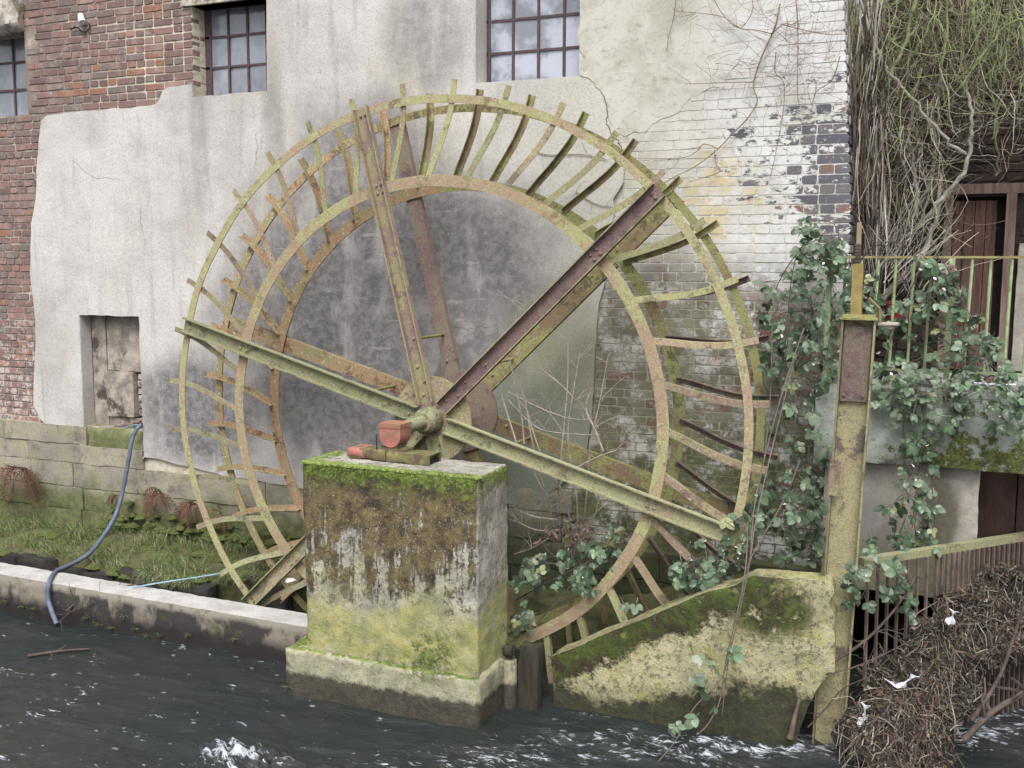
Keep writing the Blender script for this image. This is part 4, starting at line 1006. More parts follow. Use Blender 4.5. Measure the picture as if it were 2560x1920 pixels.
lwall = MB(); rough_box(lwall, -.72, at(2447, 1275, 7.76).x, 7.76, 8.5, .78, 1.74, .06, .008, 9, None, .006)
tag(lwall.build('retaining_wall', RENDER, None, True), 'stained beige rendered wall below the platform slab', 'wall')
dk = MB(); dk.box(-.9, 2.2, 9.2, 9.27, -.3, 1.74); tag(dk.build('culvert_wall', DARKHOLE), 'near-black back wall standing in for the shade of the culvert behind the trash rack', 'wall')  # near-black colour gives the opening its shade
gate = thing('sluice_gate', 'rusty brown sheet sluice gate below the platform', 'gate')
for i, (a, c) in enumerate(((.355, .605), (.615, .86), (.87, 1.12), (1.13, 1.385), (1.395, 1.65), (1.66, 1.915), (1.925, 2.2))):
    b = MB(); b.box(a, c, 8.36, 8.4, -.2, 1.735); b.build('board', RUSTGATE, gate)
b = MB(); b.box(.36, 2.2, 8.41, 8.43, -.2, 1.73); b.build('backing', DARKHOLE, gate)
# ------------------------------------------------------------------ recess: rear wall with door behind the vines
ann = thing('annex_building', 'rear brick wall, shade painted into its dark colour, with wooden door behind the hanging vines', 'building')
DY = 9.3; dx0, dx1, dz1 = .08, .47, at(2450, 500, DY).z
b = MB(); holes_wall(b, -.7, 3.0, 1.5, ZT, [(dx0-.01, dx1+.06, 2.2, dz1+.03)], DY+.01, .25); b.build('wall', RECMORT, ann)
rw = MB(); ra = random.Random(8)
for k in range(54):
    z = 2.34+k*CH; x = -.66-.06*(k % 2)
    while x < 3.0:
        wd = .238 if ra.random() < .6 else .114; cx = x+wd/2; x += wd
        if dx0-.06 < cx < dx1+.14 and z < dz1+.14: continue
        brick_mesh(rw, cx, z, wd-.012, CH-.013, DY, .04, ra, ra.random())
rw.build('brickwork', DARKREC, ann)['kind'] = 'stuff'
b = MB(); b.box(dx0-.12, dx1+.2, DY-.02, DY+.1, dz1+.05, dz1+.13); b.build('lintel', FRAMEWOOD, ann)
b = MB(); b.box(dx1, dx1+.075, DY-.03, DY+.1, 2.3, dz1+.048); b.box(dx0-.07, dx0-.005, DY-.03, DY+.1, 2.3, dz1+.048); b.build('door_frame', FRAMEWOOD, ann)
b = MB(); b.box(dx0-.1, dx1+.1, DY+.14, DY+.16, 2.1, dz1+.1); b.build('door_back', DARKHOLE, ann)  # added dark backing, keeps sky light from showing past the planks
dr = bpy.data.objects.new('door', None); COL.objects.link(dr); dr.parent = ann
xx = dx0
for i in range(4):
    wd = (dx1-dx0-.06)/4; b = MB(); b.box(xx+.003, xx+wd-.003, DY+.08+.004*(i % 2), DY+.11, 2.3, dz1); b.build('plank', WOOD, dr); xx += wd
b = MB(); rough_box(b, .49+.075, 1.6, DY-.06, DY-.015, 2.3, 3.36, .08, .012, 3, None, .02); b.build('render_patch', RENDER, ann, True)
# ------------------------------------------------------------------ trash rack
rack = thing('trash_rack', 'rusty trash rack of upright bars catching driftwood', 'rack')
ra0, ra1 = Vector((-.386, 6.86, 1.212)), Vector((1.0, 8.4, 1.212))
d = (ra1-ra0).normalized(); nrm = Vector((d.y, -d.x, 0))
RB = simple('rack_rust', lin(122, 102, 92, K), lin(94, 78, 70, K), 14, .85)
b = MB()
for s0, s1 in ((0, (ra1-ra0).length),):
    a, c = ra0+d*s0, ra0+d*s1
    for q in ((0, 0),): b.add([a-nrm*.03, c-nrm*.03, c+nrm*.03, a+nrm*.03, a-nrm*.03+Vector((0, 0, .05)), c-nrm*.03+Vector((0, 0, .05)), c+nrm*.03+Vector((0, 0, .05)), a+nrm*.03+Vector((0, 0, .05))], [(0, 3, 2, 1), (4, 5, 6, 7), (0, 1, 5, 4), (1, 2, 6, 5), (2, 3, 7, 6), (3, 0, 4, 7)])
b.build('top_rail', I_LICH, rack)
s = .03
while s < (ra1-ra0).length:
    a = ra0+d*s+nrm*.034; b = MB(); u = d*.007; v = nrm*.009; lo = a+Vector((-.05, 0, -1.45))+nrm*.1
    b.add([a-u-v, a+u-v, a+u+v, a-u+v, lo-u-v, lo+u-v, lo+u+v, lo-u+v], [(0, 1, 2, 3), (7, 6, 5, 4), (0, 4, 5, 1), (1, 5, 6, 2), (2, 6, 7, 3), (3, 7, 4, 0)]); b.build('bar', RB, rack); s += .088 if s < .62 else .05
def _litter():
    m = Mat('flood_litter'); r = m.rnd(); n = m.noise(30, 4, .7); f = lambda k: m.math('FRACT', m.mul(r, k))
    a = m.mix(m.step(f(3.7), .3, .7), lin(128, 116, 104, K), lin(84, 72, 64, K))
    a = m.mix(m.step(f(7.9), .88, .92), a, lin(180, 166, 148, K)); a = m.mix(m.step(f(11.3), .8, .84), a, lin(132, 92, 70, K))
    a = m.mix(m.step(f(17.1), .6, .7), a, lin(52, 44, 42, K)); a = m.mix(m.step(f(23.3), .93, .95), a, lin(100, 108, 62, K))
    return m.done(m.mix(m.mul(m.step(n, .4, .65), .4), a, lin(60, 52, 46, K)), .8)
LITTER = _litter()
# ------------------------------------------------------------------ driftwood heap
hp = random.Random(31)
LEN = (ra1-ra0).length
CREST = [(-.3, .02), (-.16, .25), (0, .44), (.12, .54), (.3, .64), (.5, .77), (.72, .89), (1.0, .98), (2.5, 1.08)]
def heap(s, t):
    for (a, c), (e, g_) in zip(CREST, CREST[1:]):
        if s <= e: top = c+(g_-c)*max(0, s-a)/(e-a); break
    top *= 1+.12*noise.noise(Vector((s*5, t*3, 0)))
    lo = -.04+.52*min(1, max(0, (s-.12)/.85)); T = .56-.28*min(1, max(0, (s-.1)/.7))
    if t > .72:                       # overhanging underside
        q = (t-.72)/.13; u = T*(1-.9*q); z = lo-.02*q
    else:
        q = t/.72; u = T*q; z = lo+(top-lo)*(1-q**1.5)
    z += .09*noise.fractal(Vector((s*5, t*5, 2)), .8, 2, 4); u += .09*noise.fractal(Vector((s*6, t*6, 9)), .8, 2, 4)
    p = ra0+d*s+nrm*(.06+u); return Vector((p.x, p.y, z))
b = MB(); ns_, nt_ = 60, 30
for i in range(ns_+1):
    for j in range(nt_+1): b.v.append(tuple(heap(-.25+(LEN+.35)*i/ns_, .85*j/nt_))); b.r.append(0)
for i in range(ns_):
    for j in range(nt_): k = i*(nt_+1)+j; b.f.append((k, k+nt_+1, k+nt_+2, k+1))
hm = b.build('driftwood_heap', DEBRIS, None, True); tag(hm, 'heap of matted twigs and leaves caught against the trash rack', 'debris', kind='stuff')
tw = [MB(), MB(), MB(), MB()]
TWIG_GREY = simple('grey_twig', lin(128, 116, 104, K), lin(92, 84, 78, K), 14, .9)
for i in range(4600):
    s_, t_ = hp.uniform(-.26, LEN), hp.uniform(0, .76); p = heap(s_, t_); q = heap(s_+hp.uniform(-.12, .12), min(.85, t_+hp.uniform(.02, .2)))
    if hp.random() < .5: q = p+Vector((hp.gauss(0, .06), hp.gauss(0, .06), hp.gauss(0, .04)))
    m_ = (p+q)/2+Vector((hp.gauss(0, .015), hp.gauss(0, .015), .02)); up = Vector((0, -.01, hp.uniform(-.01, .05)))
    if hp.random() < .12: q = q+Vector((hp.gauss(0, .06), hp.gauss(-.05, .05), hp.uniform(.02, .12)))
    r_ = hp.choice((.0016, .002, .003, .0045)); tw[hp.choice((0, 1, 2, 2, 2, 3, 3, 3, 1, 1))].tube([p+up, m_+up, q+up], r_, r_*.5, 3, hp.random(), False)
lf = MB()
for i in range(4200):
    p = heap(hp.uniform(-.2, LEN), hp.uniform(0, .76))+Vector((0, -.01, hp.uniform(0, .035))); lf.quadleaf(p, hp.uniform(.012, .045), hp.random())
for i in range(420):       # twigs drooping from the left toe towards the water
    p = heap(hp.uniform(-.26, .5), hp.uniform(.2, .76)); tw[hp.choice((0, 1, 1, 2, 3))].tube([p, p+Vector((hp.gauss(-.05, .05), hp.gauss(-.04, .03), -.08)), p+Vector((hp.gauss(-.1, .06), hp.gauss(-.06, .05), -hp.uniform(.12, .3)))], .005, .002, 4, hp.random(), False)
for mbx, mt in zip(tw, (TWIG_PALE, LITTER, LITTER, LITTER)): o = mbx.build('twigs', mt, hm); o['kind'] = 'stuff'
lf.build('dead_leaves', LITTER, hm)['kind'] = 'stuff'
def branch(name, pts, r0, r1, mat, label, cat='branch', twigs=0, group=None, tl=.2):
    t = thing(name, label, cat, group); P = smooth_path(pts, 4); b = MB(); b.tube(P, r0, r1, 7); b.build('stem', mat, t, True)
    if twigs:
        g = MB()
        for i in range(twigs):
            p = P[hp.randrange(len(P)//5, len(P))]; q = p.copy(); dd = Vector((hp.gauss(0, 1), hp.gauss(0, .5), hp.gauss(0, 1))).normalized(); path = [p.copy()]
            for k in range(4): q = q+dd*tl*hp.uniform(.15, .35); dd = (dd+Vector((hp.gauss(0, .3), hp.gauss(0, .2), hp.gauss(0, .3)))).normalized(); path.append(q.copy())
            g.tube(path, r1*.9, r1*.35, 4, 0, False)
        g.build('twigs', mat, t)['kind'] = 'stuff'
    return t
WB = simple('wet_wood', lin(104, 82, 72, K), lin(72, 58, 56, K), 9, .6)
branch('driftwood_branch', [at(2090, 1650, 6.75), at(2165, 1600, 6.8), at(2240, 1520, 6.9), at(2290, 1440, 7.0)], .012, .006, TWIG_BROWN, 'thin brown branch leaning up from the post foot across the rack', twigs=9)
branch('driftwood_branch', [at(2210, 1765, 6.7), at(2280, 1800, 6.75), at(2340, 1835, 6.8)], .028, .018, WB, 'thick wet branch sloping down into the foam below the heap')
branch('driftwood_branch', [at(2410, 1850, 6.6), at(2480, 1780, 6.7), at(2560, 1730, 6.8), at(2640, 1650, 6.9)], .022, .016, TWIG_BROWN, 'bare brown branch rising from the water at the right edge', twigs=8)
branch('driftwood_branch', [at(2430, 1800, 6.65), at(2500, 1690, 6.75), at(2545, 1560, 6.8), at(2575, 1480, 6.85)], .014, .008, TWIG_BROWN, 'thin upright branch in front of the heap at the right edge', twigs=6)
branch('driftwood_branch', [at(2020, 1818, 6.65), at(2065, 1770, 6.68), at(2110, 1720, 6.7), at(2180, 1690, 6.75)], .006, .003, TWIG_BROWN, 'pale twig reaching out from the heap over the block end', twigs=6)
branch('driftwood_branch', [at(2065, 1685, 6.6), at(2130, 1670, 6.7), at(2200, 1640, 6.8), at(2300, 1590, 6.9)], .006, .003, TWIG_BROWN, 'long pale twig lying along the heap crest', twigs=8)
branch('driftwood_branch', [at(1975, 1845, 6.58), at(1985, 1800, 6.58), at(1998, 1750, 6.6)], .024, .008, DEADLEAF, 'torn brown bark strip hanging at the block end')
for pts, lb in (([(2222, 1700), (2245, 1718), (2262, 1706), (2288, 1688)], 'crumpled white plastic shred in the middle of the heap'), ([(2165, 1760), (2160, 1790), (2152, 1820)], 'long white plastic strip dangling from the heap above the water'), ([(2385, 1525), (2380, 1545), (2372, 1560)], 'white plastic scrap stuck high on the heap near the rack bars')):
    b = MB(); P = []
    for i, (x, y) in enumerate(pts):
        s_ = 6.62 if pts[0][0] < 2200 else (6.78 if pts[0][0] < 2300 else 7.05)
        p = at(x, y, s_); P.append(p)
    P = smooth_path(P, 3); vs = []
    for i, p in enumerate(P): ww = .03*(.5+.5*math.sin(2+i*1.3)); vs += [p+Vector((-ww, .01*math.sin(i*2), ww*.3)), p+Vector((0, -.02, 0)), p+Vector((ww, .01, -ww*.4))]
    n = len(P); b.add(vs, [(3*i+k, 3*i+k+1, 3*i+k+4, 3*i+k+3) for i in range(n-1) for k in range(2)])
    o = b.build('plastic_scrap', WHITE); md = o.modifiers.new('s', 'SOLIDIFY'); md.thickness = .003; tag(o, lb, 'plastic', 'white plastic scraps in the driftwood')
# paper scrap beside the pier
b = MB(); p = at(728, 1455, 7.35)
b.add([p+Vector((-.07, 0, -.01)), p+Vector((-.02, -.04, .0)), p+Vector((.07, -.02, .03)), p+Vector((0, .03, .03)), p+Vector((-.03, -.02, .035))], [(0, 1, 4), (1, 2, 4), (2, 3, 4), (3, 0, 4)])
o = b.build('paper_scrap', WHITE); o.modifiers.new('s', 'SOLIDIFY').thickness = .003; tag(o, 'crumpled white paper scrap caught behind the lower wheel arm', 'paper')
# ------------------------------------------------------------------ brambles
def leaflet(mb, M, L, wd, fold=.25, droop=.3):
    st_ = [(0, 0), (.1, .6), (.32, 1), (.6, .98), (.86, .55), (1, 0)]; vs, fs = [], []
    for t, ww in st_:
        y = t*L; z = -droop*L*t*t; x = ww*wd/2
        vs += [M @ Vector((-x, y, z+fold*x)), M @ Vector((0, y, z)), M @ Vector((x, y, z+fold*x))]
    for i in range(5): o = 3*i; fs += [(o, o+1, o+4, o+3), (o+1, o+2, o+5, o+4)]
    mb.add(vs, fs)
leafm = []
lr = random.Random(2)
for i in range(10):
    b = MB(); L = lr.uniform(.042, .062); five = i % 3 == 0
    for ang, of, k in ([(0, .014, 1.1), (58, .004, .9), (-58, .004, .9)] + ([(118, -.004, .7), (-118, -.004, .7)] if five else [])):
        M = Matrix.Rotation(math.radians(ang+lr.uniform(-8, 8)), 4, 'Z') @ Matrix.Translation((0, of, 0)) @ Matrix.Rotation(lr.uniform(-.3, .2), 4, 'X') @ Matrix.Rotation(lr.uniform(-.3, .3), 4, 'Y')
        leaflet(b, M, L*k, L*k*lr.uniform(.72, .86), lr.uniform(.05, .3), lr.uniform(.05, .35))
    b.tube([(0, 0, 0), (0, -.025, -.004), (0, -.05, .004)], .0016, None, 3, 0, False)
    o = b.build('leaf', LEAF); leafm.append(o.data); bpy.data.objects.remove(o)
def put_leaf(p, par, rr, sc=1.0, face=None):
    o = bpy.data.objects.new('leaf', rr.choice(leafm)); COL.objects.link(o); o.parent = par
    z = Vector((rr.gauss(.12, .45), rr.gauss(-.75, .3), rr.gauss(.55, .35))).normalized() if face is None else Vector(face).normalized()
    tip = Vector((rr.gauss(0, .7), rr.gauss(-.1, .3), rr.gauss(-.55, .5))); y = (tip-z*tip.dot(z)); y = y.normalized() if y.length > .05 else z.orthogonal().normalized(); x = y.cross(z)
    o.matrix_world = Matrix.Translation(p) @ Matrix((x, y, z)).transposed().to_4x4() @ Matrix.Scale(sc*rr.choice((rr.uniform(.5, .85), rr.uniform(.8, 1.1), rr.uniform(1.0, 1.4))), 4)
def scatter(poly, n, ya, yb, rr):
    xs = [p[0] for p in poly]; ys = [p[1] for p in poly]; out = []
    while len(out) < n:
        q = (rr.uniform(min(xs), max(xs)), rr.uniform(min(ys), max(ys)))
        if inpoly(q, poly): out.append(at(q[0], q[1], rr.uniform(ya, yb)))
    return out
WITHER_GLARE = simple('withered_leaf_glare', lin(226, 222, 216, K), lin(196, 186, 170, K), 20, .6)  # pale slivers: glare on leaves made as pieces, along with bleached dead leaves
def bramble(label, canes, regions, seed, r0=.005, mat=TWIG_BROWN, extra_canes=0, cat='bramble'):
    rr = random.Random(seed); t = thing('bramble', label, cat); n = 0
    for c in canes:
        P = smooth_path([at(*q) for q in c], 4); b = MB(); b.tube(P, r0, r0*.5, 5); b.build('cane', mat, t, True)
    g = MB(); pts = []
    for poly, k, ya, yb in regions:
        L = scatter(poly, k, ya, yb, rr); pts += L
        for p in L: put_leaf(p, t, rr); n += 1
    for i in range(extra_canes):
        a = rr.choice(pts); c = min(pts, key=lambda q: abs((q-a).length-.3)); m_ = (a+c)/2+Vector((rr.gauss(0, .05), rr.gauss(0, .03), rr.uniform(.02, .1)))
        g.tube(smooth_path([a, m_, c], 4), .0028, .0018, 4, 0, False)
    wl = MB()
    for k in range(n//5): wl.quadleaf(rr.choice(pts)+Vector((rr.gauss(0, .03), -.03, rr.gauss(0, .03))), rr.uniform(.015, .04), rr.random())
    wl.build('withered_leaves_and_glare', WITHER_GLARE, t)['kind'] = 'stuff'
    if extra_canes: g.build('thin_canes', mat, t)['kind'] = 'stuff'
    return t
bramble('large bramble bush spilling over the whitewashed wall corner', [[(2120, 640, 7.7), (2040, 600, 7.6), (1960, 680, 7.6), (1900, 840, 7.6), (1860, 1060, 7.5)], [(2110, 700, 7.7), (2060, 620, 7.55), (1990, 640, 7.5), (1960, 900, 7.5), (1930, 1160, 7.4)], [(2100, 650, 7.7), (2085, 560, 7.7), (1990, 550, 7.8)]],
        [([(1975, 545), (2110, 600), (2110, 700), (1960, 700), (2000, 600)], 64, 7.5, 7.85), ([(1905, 700), (2110, 680), (2100, 960), (2020, 1020), (1900, 900)], 125, 7.45, 7.85), ([(1900, 900), (2090, 960), (2070, 1180), (1950, 1240), (1890, 1080)], 42, 7.35, 7.8), ([(1985, 535), (2050, 545), (2040, 590), (1990, 580)], 8, 7.8, 7.95)], 1, extra_canes=60)
bramble('dense bramble growing through the railing on the platform', [[(2120, 700, 7.9), (2180, 620, 7.6), (2260, 610, 7.6), (2360, 690, 7.55), (2440, 830, 7.55)], [(2200, 940, 7.7), (2260, 760, 7.6), (2340, 640, 7.6), (2420, 780, 7.5), (2520, 980, 7.5)], [(2380, 930, 7.6), (2460, 900, 7.5), (2560, 1010, 7.5)]],
        [([(2200, 790), (2300, 720), (2380, 700), (2470, 820), (2540, 900), (2540, 960), (2190, 960)], 165, 7.45, 8.0), ([(2290, 640), (2370, 660), (2420, 760), (2330, 720)], 28, 7.5, 7.75), ([(2100, 660), (2200, 690), (2200, 800), (2110, 790)], 46, 7.3, 7.75)], 3, extra_canes=70)
bramble('bramble shoots hanging down the face of the platform slab', [[(2280, 950, 7.6), (2310, 1040, 7.5), (2300, 1150, 7.5), (2280, 1320, 7.5)], [(2350, 950, 7.6), (2370, 1050, 7.5), (2330, 1150, 7.45), (2340, 1340, 7.5)]],
        [([(2190, 940), (2440, 940), (2430, 1040), (2300, 1110), (2190, 1010)], 74, 7.4, 7.62), ([(2250, 1080), (2340, 1080), (2340, 1260), (2250, 1260)], 34, 7.4, 7.6), ([(2210, 1250), (2350, 1250), (2350, 1370), (2220, 1370)], 34, 7.3, 7.6), ([(2440, 960), (2560, 960), (2560, 1090), (2470, 1060)], 30, 7.35, 7.6), ([(2090, 1420), (2170, 1420), (2180, 1530), (2090, 1510)], 12, 6.6, 6.72), ([(2150, 1330), (2270, 1380), (2300, 1560), (2200, 1500)], 26, 6.65, 7.0)], 5, extra_canes=40)
bramble('low bramble on the bank between the wheel and the steel post', [[(2060, 1330, 7.4), (1980, 1260, 7.3), (1900, 1240, 7.2)]],
        [([(1900, 1180), (2060, 1190), (2060, 1330), (1960, 1340), (1870, 1270)], 66, 7.1, 7.6), ([(1960, 1330), (2060, 1330), (2060, 1400), (1960, 1400)], 24, 7.2, 7.6), ([(1800, 1270), (1900, 1280), (1880, 1370), (1800, 1370)], 14, 6.75, 6.9)], 7, extra_canes=26)
bramble('bramble sprawling in the dark wheel pit under the lower arm', [[(1290, 1500, 7.2), (1380, 1450, 6.8), (1480, 1400, 6.8)], [(1560, 1440, 7.3), (1640, 1390, 7.3), (1760, 1420, 6.8), (1860, 1400, 6.7)], [(1340, 1560, 6.8), (1430, 1460, 6.8), (1520, 1330, 7.4)]],
        [([(1300, 1400), (1480, 1360), (1560, 1380), (1500, 1480), (1400, 1470), (1300, 1470)], 62, 6.72, 7.7), ([(1285, 1450), (1330, 1450), (1330, 1570), (1285, 1570)], 14, 6.75, 7.0), ([(1660, 1400), (1860, 1390), (1850, 1450), (1700, 1490)], 40, 6.7, 6.9), ([(1480, 1310), (1580, 1310), (1580, 1400), (1480, 1400)], 18, 7.6, 7.8), ([(1740, 1340), (1830, 1330), (1830, 1400), (1740, 1400)], 14, 6.8, 6.9)], 9, extra_canes=20)
# long thorny canes trailing over the block to the river
t = thing('bramble_cane', 'long thorny bramble cane trailing over the sloping block into the river', 'bramble')
for c in ([(2010, 820, 7.5), (1950, 1000, 7.2), (1890, 1240, 6.9), (1872, 1420, 6.55), (1835, 1560, 6.5), (1815, 1700, 6.5), (1805, 1790, 6.5)], [(1985, 900, 7.4), (1900, 1250, 6.85), (1868, 1440, 6.52), (1822, 1640, 6.5), (1800, 1700, 6.48), (1735, 1770, 6.4), (1690, 1850, 6.2), (1645, 1905, 6.05)], [(1870, 1300, 6.9), (1860, 1450, 6.52), (1815, 1650, 6.5), (1800, 1750, 6.48), (1770, 1810, 6.4), (1742, 1838, 6.35)], [(1930, 800, 7.5), (1925, 1000, 7.4), (1905, 1180, 7.2), (1870, 1330, 6.9)], [(2000, 1150, 7.3), (1960, 1250, 7.1), (1890, 1370, 6.8), (1860, 1440, 6.55)]):
    P = smooth_path([at(*q) for q in c], 5); b = MB(); b.tube(P, .0046, .003, 5)
    for i in range(3, len(P)-1, 1):
        for k in range(2): v = Vector((hp.gauss(0, 1), hp.gauss(0, 1), hp.gauss(0, .4))).normalized(); b.tube([P[i], P[i]+v*.014], .002, .0003, 3, 0, False)
    b.build('cane', simple('purple_cane', lin(132, 112, 108, K), lin(112, 98, 82, K), 12, .75), t, True)
rr = random.Random(44)
for x, y, Y in ((1832, 1630, 6.45), (1775, 1660, 6.45), (1790, 1675, 6.45), (1738, 1690, 6.45), (1745, 1728, 6.45), (1735, 1795, 6.35), (1690, 1815, 6.25), (1685, 1820, 6.25), (1790, 1770, 6.45), (1830, 1620, 6.45), (1760, 1650, 6.46), (1560, 1510, 6.55), (1590, 1512, 6.56), (1900, 1330, 6.85), (1890, 1310, 6.85), (1875, 1345, 6.8)):
    put_leaf(at(x, y, Y), t, rr)
# ------------------------------------------------------------------ hanging vines in the recess
vine = thing('climbing_vine', 'thick tangle of bare hanging vines over the recess by the wall corner', 'vine')
mains = [([(2290, -60, 8.5), (2280, 20, 8.5), (2262, 105, 8.45), (2230, 180, 8.4), (2200, 270, 8.35), (2160, 290, 8.3)], .02, .008, TWIG_GREEN),
         ([(2130, -60, 8.3), (2200, 150, 8.3), (2230, 190, 8.3), (2290, 260, 8.35), (2370, 350, 8.4), (2415, 385, 8.4)], .012, .014, VINE_GREY),
         ([(2415, 200, 8.45), (2430, 280, 8.4), (2430, 350, 8.4), (2415, 420, 8.45), (2370, 480, 8.5), (2310, 550, 8.55), (2270, 590, 8.6)], .012, .02, VINE_GREY),
         ([(2620, 40, 8.3), (2520, 60, 8.3), (2460, 130, 8.3), (2400, 220, 8.3)], .012, .006, TWIG_GREEN),
         ([(2430, -60, 8.6), (2440, 100, 8.6), (2480, 220, 8.6), (2490, 340, 8.6), (2498, 440, 8.7)], .014, .008, TWIG_GREEN),
         ([(2180, 250, 8.6), (2185, 380, 8.6), (2210, 470, 8.6), (2222, 560, 8.7), (2230, 620, 8.8)], .018, .022, VINE_GREY),
         ([(2285, 230, 8.7), (2275, 330, 8.7), (2285, 430, 8.7), (2290, 510, 8.7), (2240, 600, 8.8)], .014, .02, VINE_GREY),
         ([(2330, 250, 8.8), (2335, 380, 8.8), (2320, 470, 8.8), (2270, 570, 8.8), (2200, 680, 8.8)], .014, .02, VINE_GREY),
         ([(2350, 430, 8.7), (2340, 540, 8.7), (2310, 630, 8.65), (2230, 720, 8.6), (2190, 760, 8.6)], .014, .03, VINE_GREY),
         ([(2400, 330, 8.8), (2350, 440, 8.8), (2280, 560, 8.75), (2200, 660, 8.7)], .01, .018, TWIG_BROWN),
         ([(2540, 30, 8.5), (2560, 160, 8.5), (2500, 260, 8.5), (2480, 350, 8.55)], .012, .006, TWIG_GREEN),
         ([(2360, -60, 8.5), (2370, 60, 8.5), (2350, 200, 8.5), (2345, 330, 8.6), (2330, 460, 8.7)], .01, .008, TWIG_GREEN),
         ([(2480, 150, 8.7), (2520, 260, 8.7), (2600, 280, 8.7)], .014, .01, TWIG_BROWN),
         ([(2150, 150, 8.25), (2155, 300, 8.25), (2165, 450, 8.3), (2180, 560, 8.35)], .012, .014, TWIG_BROWN)]
vr = random.Random(77)
for pts, r0, r1, mt in mains:
    P = smooth_path([at(*q) for q in pts], 5); P = [p+Vector((vr.gauss(0, .009), vr.gauss(0, .009), vr.gauss(0, .004))) for p in P]
    b = MB(); b.tube(P, r0, r1, 7); b.build('stem', mt, vine, True)
g = {k: MB() for k in ('d', 'b', 'g', 'p', 't')}
def curl(p, dr, L, seg, wob, r, mb_, sag=0.0):
    path = [p.copy()]; q = p.copy(); dr = dr.normalized()
    for k in range(seg): q = q+dr*L/seg; dr = (dr+Vector((vr.gauss(0, wob), vr.gauss(0, wob*.6), vr.gauss(0, wob)-sag))).normalized(); path.append(q.copy())
    mb_.tube(path, r, r*.45, 3, vr.random(), False); return path
for i in range(2500):
    x, y = vr.uniform(2125, 2900), vr.uniform(-80, 520)
    if x > 2350 and y > 250: continue
    Y = vr.uniform(8.3, 9.15); p = at(x, y, Y)
    up_ = max(0, 1-y/330)
    key = 'g' if vr.random() < .3*up_+.05 else vr.choice('ddbbpt' if y > 150 else 'ddbtg')
    if key == 'd': p = at(x, y, vr.uniform(8.7, 9.2))
    elif key != 'b': p = at(x, y, vr.uniform(8.2, 8.7))
    P = curl(p, Vector((vr.gauss(0, .35), vr.gauss(0, .2), -1)), vr.uniform(.2, .8), 9, .27, vr.choice((.0015, .002, .003, .0042)), g[key])
    for z_ in range(vr.choice((0, 1, 1, 2))):
        q = vr.choice(P[2:]); curl(q, Vector((vr.choice((-1, 1)), vr.gauss(0, .3), vr.gauss(0, .6))), vr.uniform(.06, .26), 6, .33, .0014, g[key])
for i in range(420):    # the strip of reddish hanging stems beside the corner
    x, y = vr.uniform(2118, 2215), vr.uniform(-60, 560); p = at(x, y, vr.uniform(8.12, 8.8))
    curl(p, Vector((vr.gauss(0, .08), vr.gauss(0, .08), -1)), vr.uniform(.3, .9), 6, .07, vr.choice((.003, .005, .007)), g[vr.choice('bbdp')])
for i in range(950):    # fine horizontal side shoots
    x, y = vr.uniform(2130, 2900), vr.uniform(-60, 500)
    if x > 2350 and y > 400: continue
    key = 'g' if vr.random() < max(.1, .75-y/300) else vr.choice('bdp')
    curl(at(x, y, vr.uniform(8.2, 9.0)), Vector((vr.choice((-1, 1)), vr.gauss(0, .3), vr.gauss(0, .5))), vr.uniform(.1, .5), 7, .25, .0022, g[key])
for i in range(160):    # stems rising from the platform behind the railing
    x = vr.uniform(2150, 2300); p = at(x, vr.uniform(640, 760), vr.uniform(8.0, 9.0)); curl(p, Vector((vr.gauss(.3, .4), vr.gauss(0, .2), 1)), vr.uniform(.3, .8), 6, .14, vr.choice((.003, .005)), g[vr.choice('bdpp')])
for k, mt in (('d', TWIG_DARK), ('b', TWIG_BROWN), ('g', TWIG_GREEN), ('p', VINE_GREY), ('t', simple('tan_twig', lin(150, 128, 104, K), lin(112, 94, 80, K), 12, .85))): g[k].build('twigs', mt, vine)['kind'] = 'stuff'
# creeper over the whitewash
cr = thing('wall_creeper', 'bare creeper branch with fine twigs across the whitewashed brick wall', 'creeper')
b = MB(); b.tube(smooth_path([at(x, y, WALL-.03-.02*(k % 2)) for k, (x, y) in enumerate(((1950, 10), (1940, 60), (1930, 85), (1905, 140), (1888, 190), (1884, 220), (1893, 255), (1865, 300), (1830, 335), (1795, 372), (1740, 415), (1690, 440), (1640, 470)))], 4), .0075, .003, 6); b.build('stem', simple('creeper_bark', lin(164, 146, 104, K), lin(134, 110, 84, K), 18, .8), cr, True)
b = MB(); vr.seed(5)
for pts in ([(1930, 85), (1890, 75), (1850, 70), (1800, 40), (1690, 28)], [(1690, -10), (1685, 40), (1672, 90), (1666, 130)], [(1780, -10), (1810, 40), (1850, 70), (1880, 30), (1880, -10)], [(1885, 205), (1820, 206), (1712, 210)], [(1795, 372), (1760, 360), (1740, 380), (1700, 395), (1580, 395)], [(1785, 380), (1790, 410), (1798, 430), (1720, 455)], [(1930, 85), (1960, 60), (1990, 65)], [(1950, 60), (2010, 75), (2060, 85), (2115, 85)], [(2100, 140), (2080, 200), (2040, 230), (2030, 270)], [(1330, 375), (1370, 387), (1450, 386), (1520, 400)], [(1440, 480), (1490, 510), (1545, 520)], [(1940, 130), (1938, 180), (1960, 210), (1955, 300), (1925, 450)], [(1990, 0), (1995, 90), (1995, 250), (2020, 270)]):
    P = smooth_path([at(x, y, WALL-.045) for x, y in pts], 5); b.tube(P, .004, .0022, 4)
    for k in range(6): curl(vr.choice(P), Vector((vr.gauss(0, 1), vr.uniform(-.3, 0), vr.gauss(0, 1))), vr.uniform(.05, .25), 5, .25, .0018, b)
